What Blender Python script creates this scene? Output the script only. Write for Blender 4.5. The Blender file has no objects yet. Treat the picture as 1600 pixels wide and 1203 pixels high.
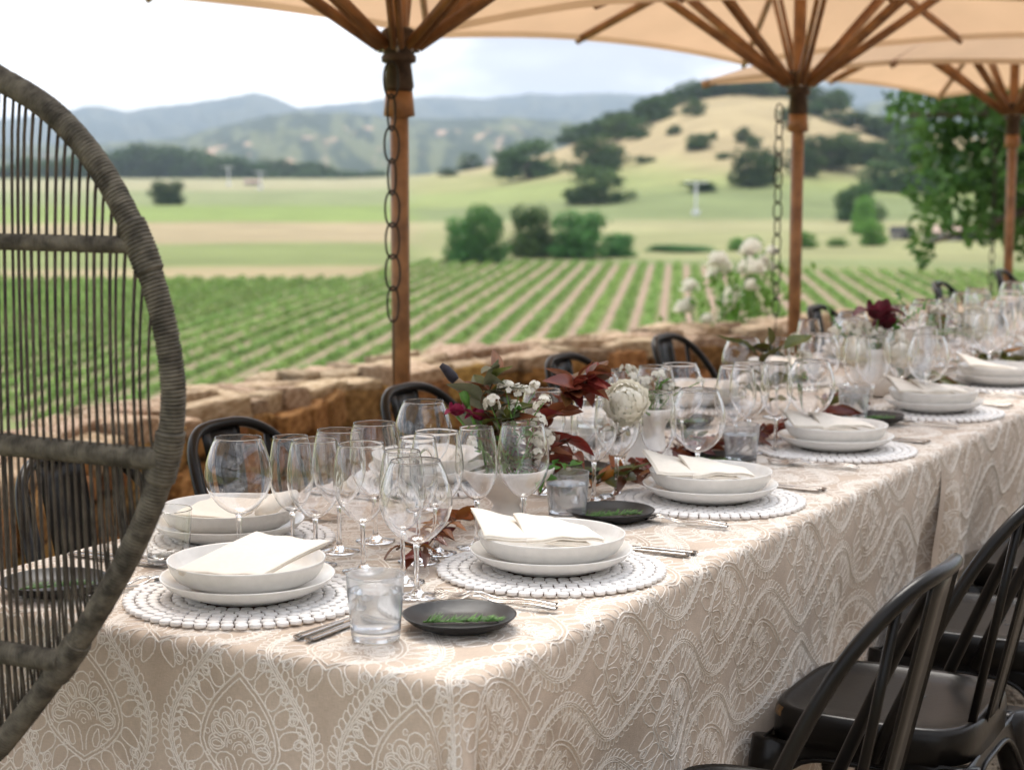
import bpy, math, random
import numpy as np
from mathutils import Vector, Matrix, Euler
R_ = math.radians
random.seed(7)
rng = np.random.default_rng(7)
scene = bpy.context.scene
COL = scene.collection

# ------------------------------------------------------------------ camera
# World: Y runs along the dining table away from the camera, X to the right, Z up (metres).
EYE = 1.405                      # camera height above the terrace
TT = 0.755                       # table-top height
YAW = R_(29.4)                   # camera turned left of the table axis
PITCH = math.atan(334 / 2740.0)
FPX = 2740.0                     # focal length in photograph pixels (1600 wide)
cam_data = bpy.data.cameras.new("camera")
cam = bpy.data.objects.new("camera", cam_data)
COL.objects.link(cam)
cam.location = (0, 0, EYE)
cam.rotation_euler = (math.pi / 2 - PITCH, 0, YAW)
cam_data.sensor_width = 36.0
cam_data.lens = 36.0 * FPX / 1600.0
cam_data.clip_start = 0.05
cam_data.clip_end = 30000
cam_data.dof.use_dof = True
cam_data.dof.focus_distance = 2.85
cam_data.dof.aperture_fstop = cam_data.lens / 12.0
scene.camera = cam

# ------------------------------------------------------------------ world, sun, exposure
SUN_EL, SUN_AZ = 58.0, -38.0      # bright cloud cover, light from over the valley
world = bpy.data.worlds.new("World")
scene.world = world
world.use_nodes = True
wn, wl = world.node_tree.nodes, world.node_tree.links
wn.clear()
w_out = wn.new("ShaderNodeOutputWorld")
w_bg = wn.new("ShaderNodeBackground")
w_sky = wn.new("ShaderNodeTexSky")
w_sky.sky_type = 'NISHITA'
w_sky.sun_disc = False
w_sky.sun_elevation = R_(SUN_EL)
w_sky.sun_rotation = R_(SUN_AZ)
w_sky.dust_density = 1.5
w_co = wn.new("ShaderNodeTexCoord")
w_map = wn.new("ShaderNodeMapping")
w_map.inputs['Scale'].default_value = (1.0, 1.0, 3.2)
w_n = wn.new("ShaderNodeTexNoise")
w_n.inputs['Scale'].default_value = 3.1
w_n.inputs['Detail'].default_value = 7
w_n.inputs['Roughness'].default_value = 0.55
w_ramp = wn.new("ShaderNodeValToRGB")
w_ramp.color_ramp.elements[0].position = 0.30
w_ramp.color_ramp.elements[0].color = (0.25, 0.25, 0.25, 1)
w_ramp.color_ramp.elements[1].position = 0.56
w_ramp.color_ramp.elements[1].color = (1, 1, 1, 1)
w_n2 = wn.new("ShaderNodeTexNoise")
w_n2.inputs['Scale'].default_value = 5.0
w_n2.inputs['Detail'].default_value = 6
w_cl = wn.new("ShaderNodeMixRGB")
w_cl.inputs[1].default_value = (3.3, 3.45, 3.85, 1)
w_cl.inputs[2].default_value = (9.6, 9.6, 9.8, 1)
w_mix = wn.new("ShaderNodeMixRGB")
wl.new(w_co.outputs['Generated'], w_map.inputs['Vector'])
wl.new(w_map.outputs['Vector'], w_n.inputs['Vector'])
wl.new(w_map.outputs['Vector'], w_n2.inputs['Vector'])
wl.new(w_n.outputs['Fac'], w_ramp.inputs['Fac'])
w_r2 = wn.new("ShaderNodeValToRGB")
w_r2.color_ramp.elements[0].position = 0.40
w_r2.color_ramp.elements[1].position = 0.60
wl.new(w_n2.outputs['Fac'], w_r2.inputs['Fac'])
wl.new(w_r2.outputs['Color'], w_cl.inputs[0])
wl.new(w_ramp.outputs['Color'], w_mix.inputs[0])
wl.new(w_sky.outputs['Color'], w_mix.inputs[1])
wl.new(w_cl.outputs['Color'], w_mix.inputs[2])
wl.new(w_mix.outputs['Color'], w_bg.inputs['Color'])
wl.new(w_bg.outputs['Background'], w_out.inputs['Surface'])
w_bg.inputs['Strength'].default_value = 0.10

sun_d = bpy.data.lights.new("sun", 'SUN')
sun_d.energy = 1.3
sun_d.angle = R_(28)
sun_d.color = (1.0, 0.95, 0.88)
sun = bpy.data.objects.new("sun", sun_d)
COL.objects.link(sun)
# Sky Texture: sun_rotation turns clockwise from +Y
_sd = Vector((math.sin(R_(SUN_AZ)) * math.cos(R_(SUN_EL)), math.cos(R_(SUN_AZ)) * math.cos(R_(SUN_EL)), math.sin(R_(SUN_EL))))
sun.rotation_euler = (-_sd).to_track_quat('-Z', 'Y').to_euler()
sun.location = (0, 0, 40)

scene.view_settings.view_transform = 'Standard'
scene.view_settings.look = 'None'
scene.view_settings.gamma = 1
scene.view_settings.use_curve_mapping = False
scene.view_settings.exposure = 1.36
scene.render.engine = 'CYCLES'
cy = scene.cycles
cy.use_denoising = True
try:
    cy.denoiser = 'OPENIMAGEDENOISE'
    cy.denoising_input_passes = 'RGB_ALBEDO_NORMAL'
except Exception:
    pass
cy.max_bounces = 16
cy.diffuse_bounces = 4
cy.glossy_bounces = 6
cy.transmission_bounces = 16
cy.transparent_max_bounces = 24
cy.volume_bounces = 0
cy.caustics_refractive = True
cy.caustics_reflective = False
cy.blur_glossy = 0.6
cy.sample_clamp_indirect = 6.0
cy.sample_clamp_direct = 0.0
cy.use_adaptive_sampling = True
cy.adaptive_threshold = 0.015

# ------------------------------------------------------------------ helpers
_cp, _sp = math.cos(PITCH), math.sin(PITCH)
_cy, _sy = math.cos(YAW), math.sin(YAW)

def C(x, y):
    """camera-ground frame (x right, y forward) -> world XY"""
    return (x * _cy - y * _sy, x * _sy + y * _cy)

def at(px, py, z):
    """photograph pixel -> point on the horizontal plane at height z"""
    u, v = (px - 800) / FPX, (py - 601.5) / FPX
    d = (u, _cp - v * _sp, -_sp - v * _cp)
    t = (z - EYE) / d[2]
    X, Y = C(d[0] * t, d[1] * t)
    return Vector((X, Y, z))

def at_d(px, py, D):
    """photograph pixel -> point at forward distance D"""
    u, v = (px - 800) / FPX, (py - 601.5) / FPX
    d = (u, _cp - v * _sp, -_sp - v * _cp)
    t = D / d[1]
    X, Y = C(d[0] * t, D)
    return Vector((X, Y, EYE + d[2] * t))

def at_y(px, py, Y0):
    """photograph pixel -> point on the vertical plane Y = Y0"""
    p = at_d(px, py, 1.0)
    d = p - Vector((0, 0, EYE))
    return Vector((0, 0, EYE)) + d * (Y0 / d.y)

class MB:
    """mesh builder"""
    def __init__(s):
        s.v, s.f = [], []
        s.n = 0
    def add(s, v, f):
        v = np.asarray(v, float).reshape(-1, 3)
        s.v.append(v)
        o = s.n
        s.f.extend([tuple(int(i) + o for i in q) for q in f])
        s.n += len(v)
        return s
    def box(s, c, size, rot=None):
        c = np.array(c, float); h = np.array(size, float) / 2
        v = np.array([[x, y, z] for x in (-1, 1) for y in (-1, 1) for z in (-1, 1)], float) * h
        if rot is not None:
            v = v @ np.array(rot.to_3x3()).T
        return s.add(v + c, [(0, 1, 3, 2), (4, 6, 7, 5), (0, 4, 5, 1), (2, 3, 7, 6), (0, 2, 6, 4), (1, 5, 7, 3)])
    def tube(s, path, rad, seg=8, caps=True, closed=False, flat=1.0, up=None):
        P = np.asarray(path, float); n = len(P)
        rad = np.full(n, rad, float) if np.isscalar(rad) else np.asarray(rad, float)
        if closed:
            T = np.roll(P, -1, 0) - np.roll(P, 1, 0)
        else:
            T = np.gradient(P, axis=0)
        T /= np.linalg.norm(T, axis=1)[:, None] + 1e-12
        u = np.array(up, float) if up is not None else (np.array([0, 0, 1.0]) if abs(T[0][2]) < .9 else np.array([1.0, 0, 0]))
        U = np.zeros_like(P)
        for i in range(n):
            u = u - T[i] * np.dot(u, T[i]); u /= np.linalg.norm(u) + 1e-12
            U[i] = u
        V = np.cross(T, U)
        an = np.linspace(0, 2 * np.pi, seg, endpoint=False)
        ring = P[:, None, :] + rad[:, None, None] * (np.cos(an)[None, :, None] * U[:, None, :] * flat + np.sin(an)[None, :, None] * V[:, None, :])
        f = []
        m = n if closed else n - 1
        for i in range(m):
            j = (i + 1) % n
            for k in range(seg):
                l = (k + 1) % seg
                f.append((i * seg + k, i * seg + l, j * seg + l, j * seg + k))
        if caps and not closed:
            f.append(tuple(range(seg))[::-1]); f.append(tuple((n - 1) * seg + k for k in range(seg)))
        return s.add(ring.reshape(-1, 3), f)
    def lathe(s, prof, seg=32, c=(0, 0, 0), wob=None):
        """prof: list of (r, z); r=0 ends close"""
        base = []
        an = np.linspace(0, 2 * np.pi, seg, endpoint=False)
        f = []; rows = []; idx = 0
        for (r, z) in prof:
            if r < 1e-6:
                base.append(np.array([[0, 0, z]])); rows.append((idx, 1)); idx += 1
            else:
                rr = r * (1 + (wob(an) if wob else 0))
                zz = np.full(seg, z)
                base.append(np.stack([np.cos(an) * rr, np.sin(an) * rr, zz], 1)); rows.append((idx, seg)); idx += seg
        for (a, na), (b, nb) in zip(rows[:-1], rows[1:]):
            for k in range(seg):
                l = (k + 1) % seg
                if na == 1 and nb == 1: continue
                if na == 1: f.append((a, b + l, b + k))
                elif nb == 1: f.append((a + k, a + l, b))
                else: f.append((a + k, a + l, b + l, b + k))
        return s.add(np.concatenate(base) + np.array(c, float), f)
    def grid(s, G, closed_u=False):
        G = np.asarray(G, float); a, b = G.shape[:2]
        f = []
        for i in range(a if closed_u else a - 1):
            for j in range(b - 1):
                k = (i + 1) % a
                f.append((i * b + j, k * b + j, k * b + j + 1, i * b + j + 1))
        return s.add(G.reshape(-1, 3), f)
    def verts(s):
        return np.concatenate(s.v) if s.v else np.zeros((0, 3))
    def mesh(s, name, smooth=True):
        me = bpy.data.meshes.new(name)
        me.from_pydata(s.verts().tolist(), [], s.f)
        if smooth:
            me.polygons.foreach_set('use_smooth', np.ones(len(me.polygons), bool))
        me.update()
        return me
    def build(s, name, m, parent=None, smooth=True, loc=None, sharp=None, bevel=0):
        me = s.mesh(name, smooth)
        if sharp is not None:
            me.set_sharp_from_angle(angle=R_(sharp))
        o = link(name, me, m, parent, loc)
        if bevel:
            b = o.modifiers.new('bevel', 'BEVEL'); b.width = bevel; b.segments = 2; b.limit_method = 'ANGLE'
        return o

def dense(prof, step=.004):
    out = [prof[0]]
    for (r0, z0), (r1, z1) in zip(prof[:-1], prof[1:]):
        L = math.hypot(r1 - r0, z1 - z0)
        if L > .0025:
            ts = [min(.0004 / L, .2)] + list(np.linspace(0, 1, max(2, int(L / step)) + 1)[1:-1]) + [1 - min(.0004 / L, .2)]
            out += [(r0 + (r1 - r0) * t, z0 + (z1 - z0) * t) for t in ts]
        out.append((r1, z1))
    return out

def link(name, me, m=None, parent=None, loc=None, rz=0, sc=None):
    o = bpy.data.objects.new(name, me)
    COL.objects.link(o)
    if m is not None and me is not None and not me.materials:
        me.materials.append(M[m] if isinstance(m, str) else m)
    if parent is not None: o.parent = parent
    if loc is not None: o.location = loc
    if rz: o.rotation_euler = (0, 0, rz)
    if sc is not None: o.scale = sc if hasattr(sc, '__len__') else (sc, sc, sc)
    return o

def tag(o, label=None, cat=None, group=None, kind=None):
    if label: o['label'] = label
    if cat: o['category'] = cat
    if group: o['group'] = group
    if kind: o['kind'] = kind
    return o

def thing(name, label, cat, loc=(0, 0, 0), rz=0, group=None, rot=None, sc=None):
    o = bpy.data.objects.new(name, None)
    COL.objects.link(o)
    o.empty_display_size = 0.05
    o.location = loc
    o.rotation_euler = rot if rot else (0, 0, rz)
    if sc is not None: o.scale = sc if hasattr(sc, '__len__') else (sc, sc, sc)
    return tag(o, label, cat, group)

CH = {}
def copy_tree(o, parent=None):
    c = o.copy(); COL.objects.link(c); c.parent = parent
    for ch in list(o.children):
        copy_tree(ch, c)
    return c

# ------------------------------------------------------------------ materials
M = {}
def srgb(r, g, b):
    return tuple(((v / 255) / 12.92 if v / 255 <= .04045 else ((v / 255 + .055) / 1.055) ** 2.4) for v in (r, g, b))

def mat(key, col, rough=0.6, metal=0.0, var=0.12, vscale=8.0, bump=0.0, bscale=60.0, col2=None, spec=None, coords='Object', detail=4, trans=0.0, sheen=0.0, objvar=0.0, detail_r=0.55, band=(0.35, 0.65)):
    m = bpy.data.materials.new(key); m.use_nodes = True
    nt = m.node_tree; N, L = nt.nodes, nt.links
    b = N['Principled BSDF']
    tc = N.new('ShaderNodeTexCoord')
    nz = N.new('ShaderNodeTexNoise'); nz.inputs['Scale'].default_value = vscale; nz.inputs['Detail'].default_value = detail; nz.inputs['Roughness'].default_value = detail_r
    L.new(tc.outputs[coords], nz.inputs['Vector'])
    rp = N.new('ShaderNodeValToRGB')
    rp.color_ramp.elements[0].position = band[0]; rp.color_ramp.elements[1].position = band[1]
    c1 = col; c2 = col2 if col2 else tuple(min(1, c * (1 + var)) for c in col)
    if not col2: c1 = tuple(c * (1 - var) for c in col)
    rp.color_ramp.elements[0].color = (*c1, 1); rp.color_ramp.elements[1].color = (*c2, 1)
    L.new(nz.outputs['Fac'], rp.inputs['Fac'])
    out = rp.outputs['Color']
    if objvar:
        oi = N.new('ShaderNodeObjectInfo')
        hs = N.new('ShaderNodeHueSaturation')
        mr = N.new('ShaderNodeMapRange'); mr.inputs['To Min'].default_value = 1 - objvar; mr.inputs['To Max'].default_value = 1 + objvar
        L.new(oi.outputs['Random'], mr.inputs['Value']); L.new(mr.outputs['Result'], hs.inputs['Value'])
        mr2 = N.new('ShaderNodeMath'); mr2.operation = 'MULTIPLY'; mr2.inputs[1].default_value = 7.31
        fr = N.new('ShaderNodeMath'); fr.operation = 'FRACT'
        mr3 = N.new('ShaderNodeMapRange'); mr3.inputs['To Min'].default_value = 0.5 - objvar * .06; mr3.inputs['To Max'].default_value = 0.5 + objvar * .06
        L.new(oi.outputs['Random'], mr2.inputs[0]); L.new(mr2.outputs[0], fr.inputs[0]); L.new(fr.outputs[0], mr3.inputs['Value']); L.new(mr3.outputs['Result'], hs.inputs['Hue'])
        L.new(out, hs.inputs['Color']); out = hs.outputs['Color']
    L.new(out, b.inputs['Base Color'])
    b.inputs['Roughness'].default_value = rough
    b.inputs['Metallic'].default_value = metal
    if spec is not None: b.inputs['Specular IOR Level'].default_value = spec
    if sheen: b.inputs['Sheen Weight'].default_value = sheen
    if bump:
        n2 = N.new('ShaderNodeTexNoise'); n2.inputs['Scale'].default_value = bscale; n2.inputs['Detail'].default_value = 5
        L.new(tc.outputs[coords], n2.inputs['Vector'])
        bp = N.new('ShaderNodeBump'); bp.inputs['Strength'].default_value = bump; bp.inputs['Distance'].default_value = 1.0 / bscale * 0.5
        L.new(n2.outputs['Fac'], bp.inputs['Height']); L.new(bp.outputs['Normal'], b.inputs['Normal'])
    if trans:
        tr = N.new('ShaderNodeBsdfTranslucent'); L.new(out, tr.inputs['Color'])
        mx = N.new('ShaderNodeMixShader'); mx.inputs[0].default_value = trans
        L.new(b.outputs[0], mx.inputs[1]); L.new(tr.outputs[0], mx.inputs[2])
        L.new(mx.outputs[0], N['Material Output'].inputs['Surface'])
    M[key] = m
    return m

def glass_mat(key, col=(1, 1, 1), rough=0.0, ior=1.5):
    m = bpy.data.materials.new(key); m.use_nodes = True
    nt = m.node_tree; N, L = nt.nodes, nt.links
    N.remove(N['Principled BSDF'])
    g = N.new('ShaderNodeBsdfGlass'); g.inputs['IOR'].default_value = ior
    g.inputs['Roughness'].default_value = rough; g.inputs['Color'].default_value = (*col, 1)
    if rough:
        nz = N.new('ShaderNodeTexNoise'); nz.inputs['Scale'].default_value = 9
        tc = N.new('ShaderNodeTexCoord'); L.new(tc.outputs['Object'], nz.inputs['Vector'])
        mr = N.new('ShaderNodeMapRange'); mr.inputs['From Min'].default_value = .35; mr.inputs['From Max'].default_value = .65
        mr.inputs['To Min'].default_value = rough * .3; mr.inputs['To Max'].default_value = rough * 1.4
        L.new(nz.outputs['Fac'], mr.inputs['Value']); L.new(mr.outputs['Result'], g.inputs['Roughness'])
    out = g.outputs[0]
    if rough:
        df = N.new('ShaderNodeBsdfTranslucent'); df.inputs['Color'].default_value = (.85, .87, .89, 1)
        d2 = N.new('ShaderNodeBsdfDiffuse'); d2.inputs['Color'].default_value = (.85, .87, .89, 1)
        ma = N.new('ShaderNodeMixShader'); L.new(df.outputs[0], ma.inputs[1]); L.new(d2.outputs[0], ma.inputs[2])
        mx = N.new('ShaderNodeMixShader'); mr2 = N.new('ShaderNodeMapRange'); mr2.inputs['From Min'].default_value = .3; mr2.inputs['From Max'].default_value = .7
        mr2.inputs['To Min'].default_value = .06; mr2.inputs['To Max'].default_value = .22
        L.new(nz.outputs['Fac'], mr2.inputs['Value']); L.new(mr2.outputs['Result'], mx.inputs[0])
        L.new(out, mx.inputs[1]); L.new(ma.outputs[0], mx.inputs[2]); out = mx.outputs[0]
    L.new(out, N['Material Output'].inputs['Surface'])
    M[key] = m
    return m

mat('soil', (0.20, 0.14, 0.095), 0.95, var=.2, vscale=.4)
mat('gravel', (0.16, 0.125, 0.09), 0.9, col2=(0.40, 0.32, 0.23), vscale=55, bump=.9, bscale=55, band=(.4, .6))
mat('pebble', (0.30, 0.24, 0.17), 0.85, var=.45, vscale=30, objvar=.3)
mat('stone', (0.17, 0.08, 0.024), 0.9, spec=.2, col2=(0.42, 0.235, 0.085), vscale=7, bump=.9, bscale=22, objvar=.32, detail=8)
mat('cap_stone', (0.32, 0.205, 0.115), 0.9, spec=.2, col2=(0.62, 0.48, 0.34), vscale=7, bump=.9, bscale=25, objvar=.2, detail=8)
mat('mortar', (0.11, 0.065, 0.03), 0.95, var=.3, vscale=14, bump=.6, bscale=30)
mat('teak', (0.19, 0.085, 0.03), 0.42, col2=(0.36, 0.17, 0.062), vscale=14, bump=.15, bscale=70)
mat('dark_iron', (0.028, 0.024, 0.02), 0.5, metal=.6, var=.35, vscale=25)
mat('bronze', (0.055, 0.032, 0.018), 0.45, metal=.5, var=.35, vscale=40)
mat('black_metal', (0.0085, 0.0070, 0.0058), 0.29, metal=.0, var=.4, vscale=6, bump=.06, bscale=120, spec=.2)
mat('worn_metal', (0.05, 0.03, 0.015), 0.4, metal=.7, col2=(0.30, 0.17, 0.07), vscale=40)
mat('steel', (0.46, 0.43, 0.40), 0.2, metal=1.0, var=.08, vscale=30)
mat('ceramic', (0.80, 0.775, 0.735), 0.2, var=.05, vscale=38, detail=9, bump=.05, bscale=30)
mat('ceramic_vase', (0.74, 0.70, 0.655), 0.55, var=.05, vscale=18, bump=.1, bscale=140)
mat('black_ceramic', (0.011, 0.011, 0.012), 0.42, var=.4, vscale=60, spec=.35)
mat('bead', (0.80, 0.775, 0.75), 0.5, var=.05, vscale=70, objvar=.06)
mat('cord_brown', (0.30, 0.16, 0.08), 0.8, var=.2)
mat('bead_hole', (0.09, 0.04, 0.02), 0.9, var=.2)
mat('napkin', (0.80, 0.735, 0.64), 0.85, var=.03, vscale=120, bump=.25, bscale=700, sheen=.2)
mat('embroidery', (0.78, 0.71, 0.63), 0.85, var=.1, vscale=260, bump=.6, bscale=420)
mat('rope', (0.040, 0.033, 0.023), 0.85, col2=(0.150, 0.130, 0.096), vscale=45, bump=.5, bscale=160)
mat('rope_thin', (0.028, 0.020, 0.014), 0.8, col2=(0.085, 0.066, 0.046), vscale=30, bump=.4, bscale=200)
mat('rosemary', (0.07, 0.20, 0.035), 0.5, col2=(0.18, 0.38, 0.09), vscale=90, trans=.2)
mat('twig', (0.10, 0.055, 0.03), 0.8, var=.3, vscale=40)
mat('green_stem', (0.12, 0.28, 0.045), 0.55, var=.25, vscale=40, trans=.15)
mat('red_leaf', (0.13, 0.022, 0.015), 0.34, col2=(0.31, 0.085, 0.038), vscale=22, trans=.3, objvar=.3)
mat('brown_leaf', (0.14, 0.055, 0.022), 0.4, col2=(0.30, 0.13, 0.045), vscale=22, trans=.3, objvar=.3)
mat('orange_leaf', (0.30, 0.085, 0.018), 0.45, col2=(0.42, 0.19, 0.03), vscale=22, trans=.3, objvar=.25)
mat('olive_leaf', (0.07, 0.085, 0.018), 0.42, col2=(0.17, 0.17, 0.035), vscale=22, trans=.3, objvar=.3)
mat('grey_leaf', (0.12, 0.125, 0.07), 0.42, col2=(0.24, 0.24, 0.15), vscale=22, trans=.25, objvar=.25)
mat('fresh_leaf', (0.07, 0.20, 0.03), 0.5, col2=(0.15, 0.33, 0.06), vscale=22, trans=.3, objvar=.2)
mat('white_petal', (0.84, 0.81, 0.72), 0.6, var=.04, vscale=40, trans=.25)
mat('cream_petal', (0.90, 0.865, 0.76), 0.6, var=.05, vscale=40, trans=.25)
mat('magenta_petal', (0.28, 0.012, 0.06), 0.55, var=.3, vscale=50, trans=.25)
mat('burgundy_petal', (0.10, 0.006, 0.018), 0.6, var=.35, vscale=50, trans=.2)
mat('iris_bud', (0.010, 0.006, 0.013), 0.6, var=.3, vscale=60)
mat('papery', (0.36, 0.24, 0.13), 0.7, var=.25, vscale=60, trans=.25)
mat('bark', (0.10, 0.075, 0.055), 0.95, var=.35, vscale=9, bump=.7, bscale=20)
mat('oak_green', (0.034, 0.075, 0.020), 0.75, col2=(0.095, 0.155, 0.045), vscale=.35, spec=.08, trans=.2, objvar=.22)
mat('near_green', (0.034, 0.085, 0.020), 0.6, col2=(0.12, 0.22, 0.055), vscale=2.2, spec=.08, trans=.25, objvar=.1)
mat('bush_green', (0.06, 0.18, 0.04), 0.7, col2=(0.15, 0.33, 0.09), vscale=.5, spec=.08, trans=.25, objvar=.18)
mat('bright_green', (0.09, 0.22, 0.035), 0.7, col2=(0.18, 0.34, 0.07), vscale=.5, spec=.08, trans=.25, objvar=.12)
mat('vine', (0.15, 0.255, 0.058), 0.75, col2=(0.28, 0.40, 0.12), vscale=.8, spec=.08, trans=.35, objvar=.1, coords='Object')
mat('plaster', (0.56, 0.50, 0.42), 0.9, var=.15, vscale=2, bump=.3, bscale=40)
mat('white_paint', (0.72, 0.72, 0.72), 0.6, var=.08, vscale=3)
mat('roof_tan', (0.42, 0.30, 0.23), 0.8, var=.15, vscale=2)
mat('wall_grey', (0.24, 0.22, 0.20), 0.8, var=.15, vscale=2)
mat('dark_open', (0.03, 0.03, 0.03), 0.8)
glass_mat('glass', (1.0, 1.0, 1.0))
glass_mat('tumbler_glass', (0.985, 0.99, 0.99), 0.0)
glass_mat('frosted_glass', (0.99, 0.995, 1.0), 0.09)
glass_mat('water', (0.985, 0.99, 0.995), 0.0, 1.33)

def linen():
    m = mat('linen', (0.47, 0.370, 0.283), 0.9, col2=(0.57, 0.457, 0.358), vscale=14, detail=6, sheen=.15)
    nt = m.node_tree; N, L = nt.nodes, nt.links
    b = N['Principled BSDF']; rp = [n for n in N if n.type == 'VALTORGB'][0]
    uv = N.new('ShaderNodeUVMap')
    acc = None
    for ax, sc in (('X', 1), ('Y', 1)):
        mp = N.new('ShaderNodeMapping'); mp.inputs['Scale'].default_value = (90, 1400, 1) if ax == 'X' else (1400, 90, 1)
        L.new(uv.outputs[0], mp.inputs['Vector'])
        n = N.new('ShaderNodeTexNoise'); n.inputs['Scale'].default_value = 1.0; n.inputs['Detail'].default_value = 2
        L.new(mp.outputs[0], n.inputs['Vector'])
        if acc is None: acc = n.outputs['Fac']
        else:
            ad = N.new('ShaderNodeMath'); ad.operation = 'ADD'; L.new(acc, ad.inputs[0]); L.new(n.outputs['Fac'], ad.inputs[1]); acc = ad.outputs[0]
    mr = N.new('ShaderNodeMapRange'); mr.inputs['From Min'].default_value = .7; mr.inputs['From Max'].default_value = 1.3
    mr.inputs['To Min'].default_value = .84; mr.inputs['To Max'].default_value = 1.16
    L.new(acc, mr.inputs['Value'])
    mul = N.new('ShaderNodeMixRGB'); mul.blend_type = 'MULTIPLY'; mul.inputs[0].default_value = 1
    L.new(rp.outputs['Color'], mul.inputs[1]); L.new(mr.outputs['Result'], mul.inputs[2])
    L.new(mul.outputs[0], b.inputs['Base Color'])
    bp = N.new('ShaderNodeBump'); bp.inputs['Strength'].default_value = .35; bp.inputs['Distance'].default_value = .0006
    L.new(acc, bp.inputs['Height']); L.new(bp.outputs['Normal'], b.inputs['Normal'])
linen()

def canvas():
    m = mat('canvas', (0.60, 0.405, 0.25), 0.85, var=.05, vscale=2.5, trans=.52, bump=.1, bscale=400)
canvas()

def terrain_mat():
    m = bpy.data.materials.new('terrain'); m.use_nodes = True
    N, L = m.node_tree.nodes, m.node_tree.links
    b = N['Principled BSDF']; b.inputs['Roughness'].default_value = .95; b.inputs['Specular IOR Level'].default_value = .1
    at_ = N.new('ShaderNodeAttribute'); at_.attribute_name = 'Col'
    tc = N.new('ShaderNodeTexCoord')
    n1 = N.new('ShaderNodeTexNoise'); n1.inputs['Scale'].default_value = .06; n1.inputs['Detail'].default_value = 8; n1.inputs['Roughness'].default_value = .65
    L.new(tc.outputs['Object'], n1.inputs['Vector'])
    mr = N.new('ShaderNodeMapRange'); mr.inputs['From Min'].default_value = .3; mr.inputs['From Max'].default_value = .7
    mr.inputs['To Min'].default_value = .80; mr.inputs['To Max'].default_value = 1.2
    L.new(n1.outputs['Fac'], mr.inputs['Value'])
    mx = N.new('ShaderNodeMixRGB'); mx.blend_type = 'MULTIPLY'; mx.inputs[0].default_value = 1
    L.new(at_.outputs['Color'], mx.inputs[1]); L.new(mr.outputs['Result'], mx.inputs[2])
    L.new(mx.outputs[0], b.inputs['Base Color'])
    M['terrain'] = m
terrain_mat()
# ================================================================== THE SETTING
def vnoise(x, y, seed=0):
    xi, yi = np.floor(x).astype(np.int64), np.floor(y).astype(np.int64)
    xf, yf = x - xi, y - yi
    def h(a, b):
        n = (a * 374761393 + b * 668265263 + seed * 1442695041) & 0x7fffffff
        n = ((n ^ (n >> 13)) * 1274126177) & 0x7fffffff
        return ((n ^ (n >> 16)) & 0xffff) / 65535.0
    u, v = xf * xf * (3 - 2 * xf), yf * yf * (3 - 2 * yf)
    return (h(xi, yi) * (1 - u) + h(xi + 1, yi) * u) * (1 - v) + (h(xi, yi + 1) * (1 - u) + h(xi + 1, yi + 1) * u) * v
def fbm(x, y, o=4, seed=0):
    s, a, t = 0, .5, 0
    for k in range(o):
        s = s + a * vnoise(x * 2 ** k, y * 2 ** k, seed + k); t += a; a *= .5
    return s / t
def sstep(a, b, x):
    t = np.clip((x - a) / (b - a), 0, 1); return t * t * (3 - 2 * t)

HZ = 267.5
def crest_tab(pts):
    xs, ys = zip(*pts)
    return lambda px: np.interp(px, xs, ys)
hill_crest = crest_tab([(-3000, 282), (540, 282), (640, 276), (720, 268), (800, 252), (860, 236), (920, 214), (1000, 180), (1050, 160), (1100, 148), (1160, 140), (1230, 148), (1300, 166), (1400, 196), (1500, 214), (1620, 230), (1800, 252), (2200, 275), (6000, 282)])
def terr_h(xc, yc):
    """terrain height at camera-frame ground position"""
    D = np.hypot(xc, yc) + 1e-6
    ca = np.maximum(yc / D, .05)
    px = np.clip(800 + 2760 * xc / np.maximum(yc, 1e-3 + .05 * D), -3000, 6000)
    px = np.where(yc <= 0, -3000, px)
    zc = -8.6 + 0 * D
    z = np.where(D < 62, np.interp(D, [0, 13, 62], [-1.3, -1.3, -8.6]), zc)
    z = z + sstep(380, 1300, D) * 2.6
    cr = hill_crest(px)
    zt = EYE + (HZ - cr) / 2760 * 820
    ramp = sstep(330, 820, D) * (1 - .55 * sstep(860, 1500, D))
    base = -8.6 + 2.0
    z = z + ramp * np.maximum(zt - base, 0)
    w = sstep(300, 520, D) * np.clip(np.maximum(zt - base, 0) / 40, 0, 1)
    z = z + w * 5.0 * (fbm(xc / 90, yc / 90, 4, 3) - .5)
    return z

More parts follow.
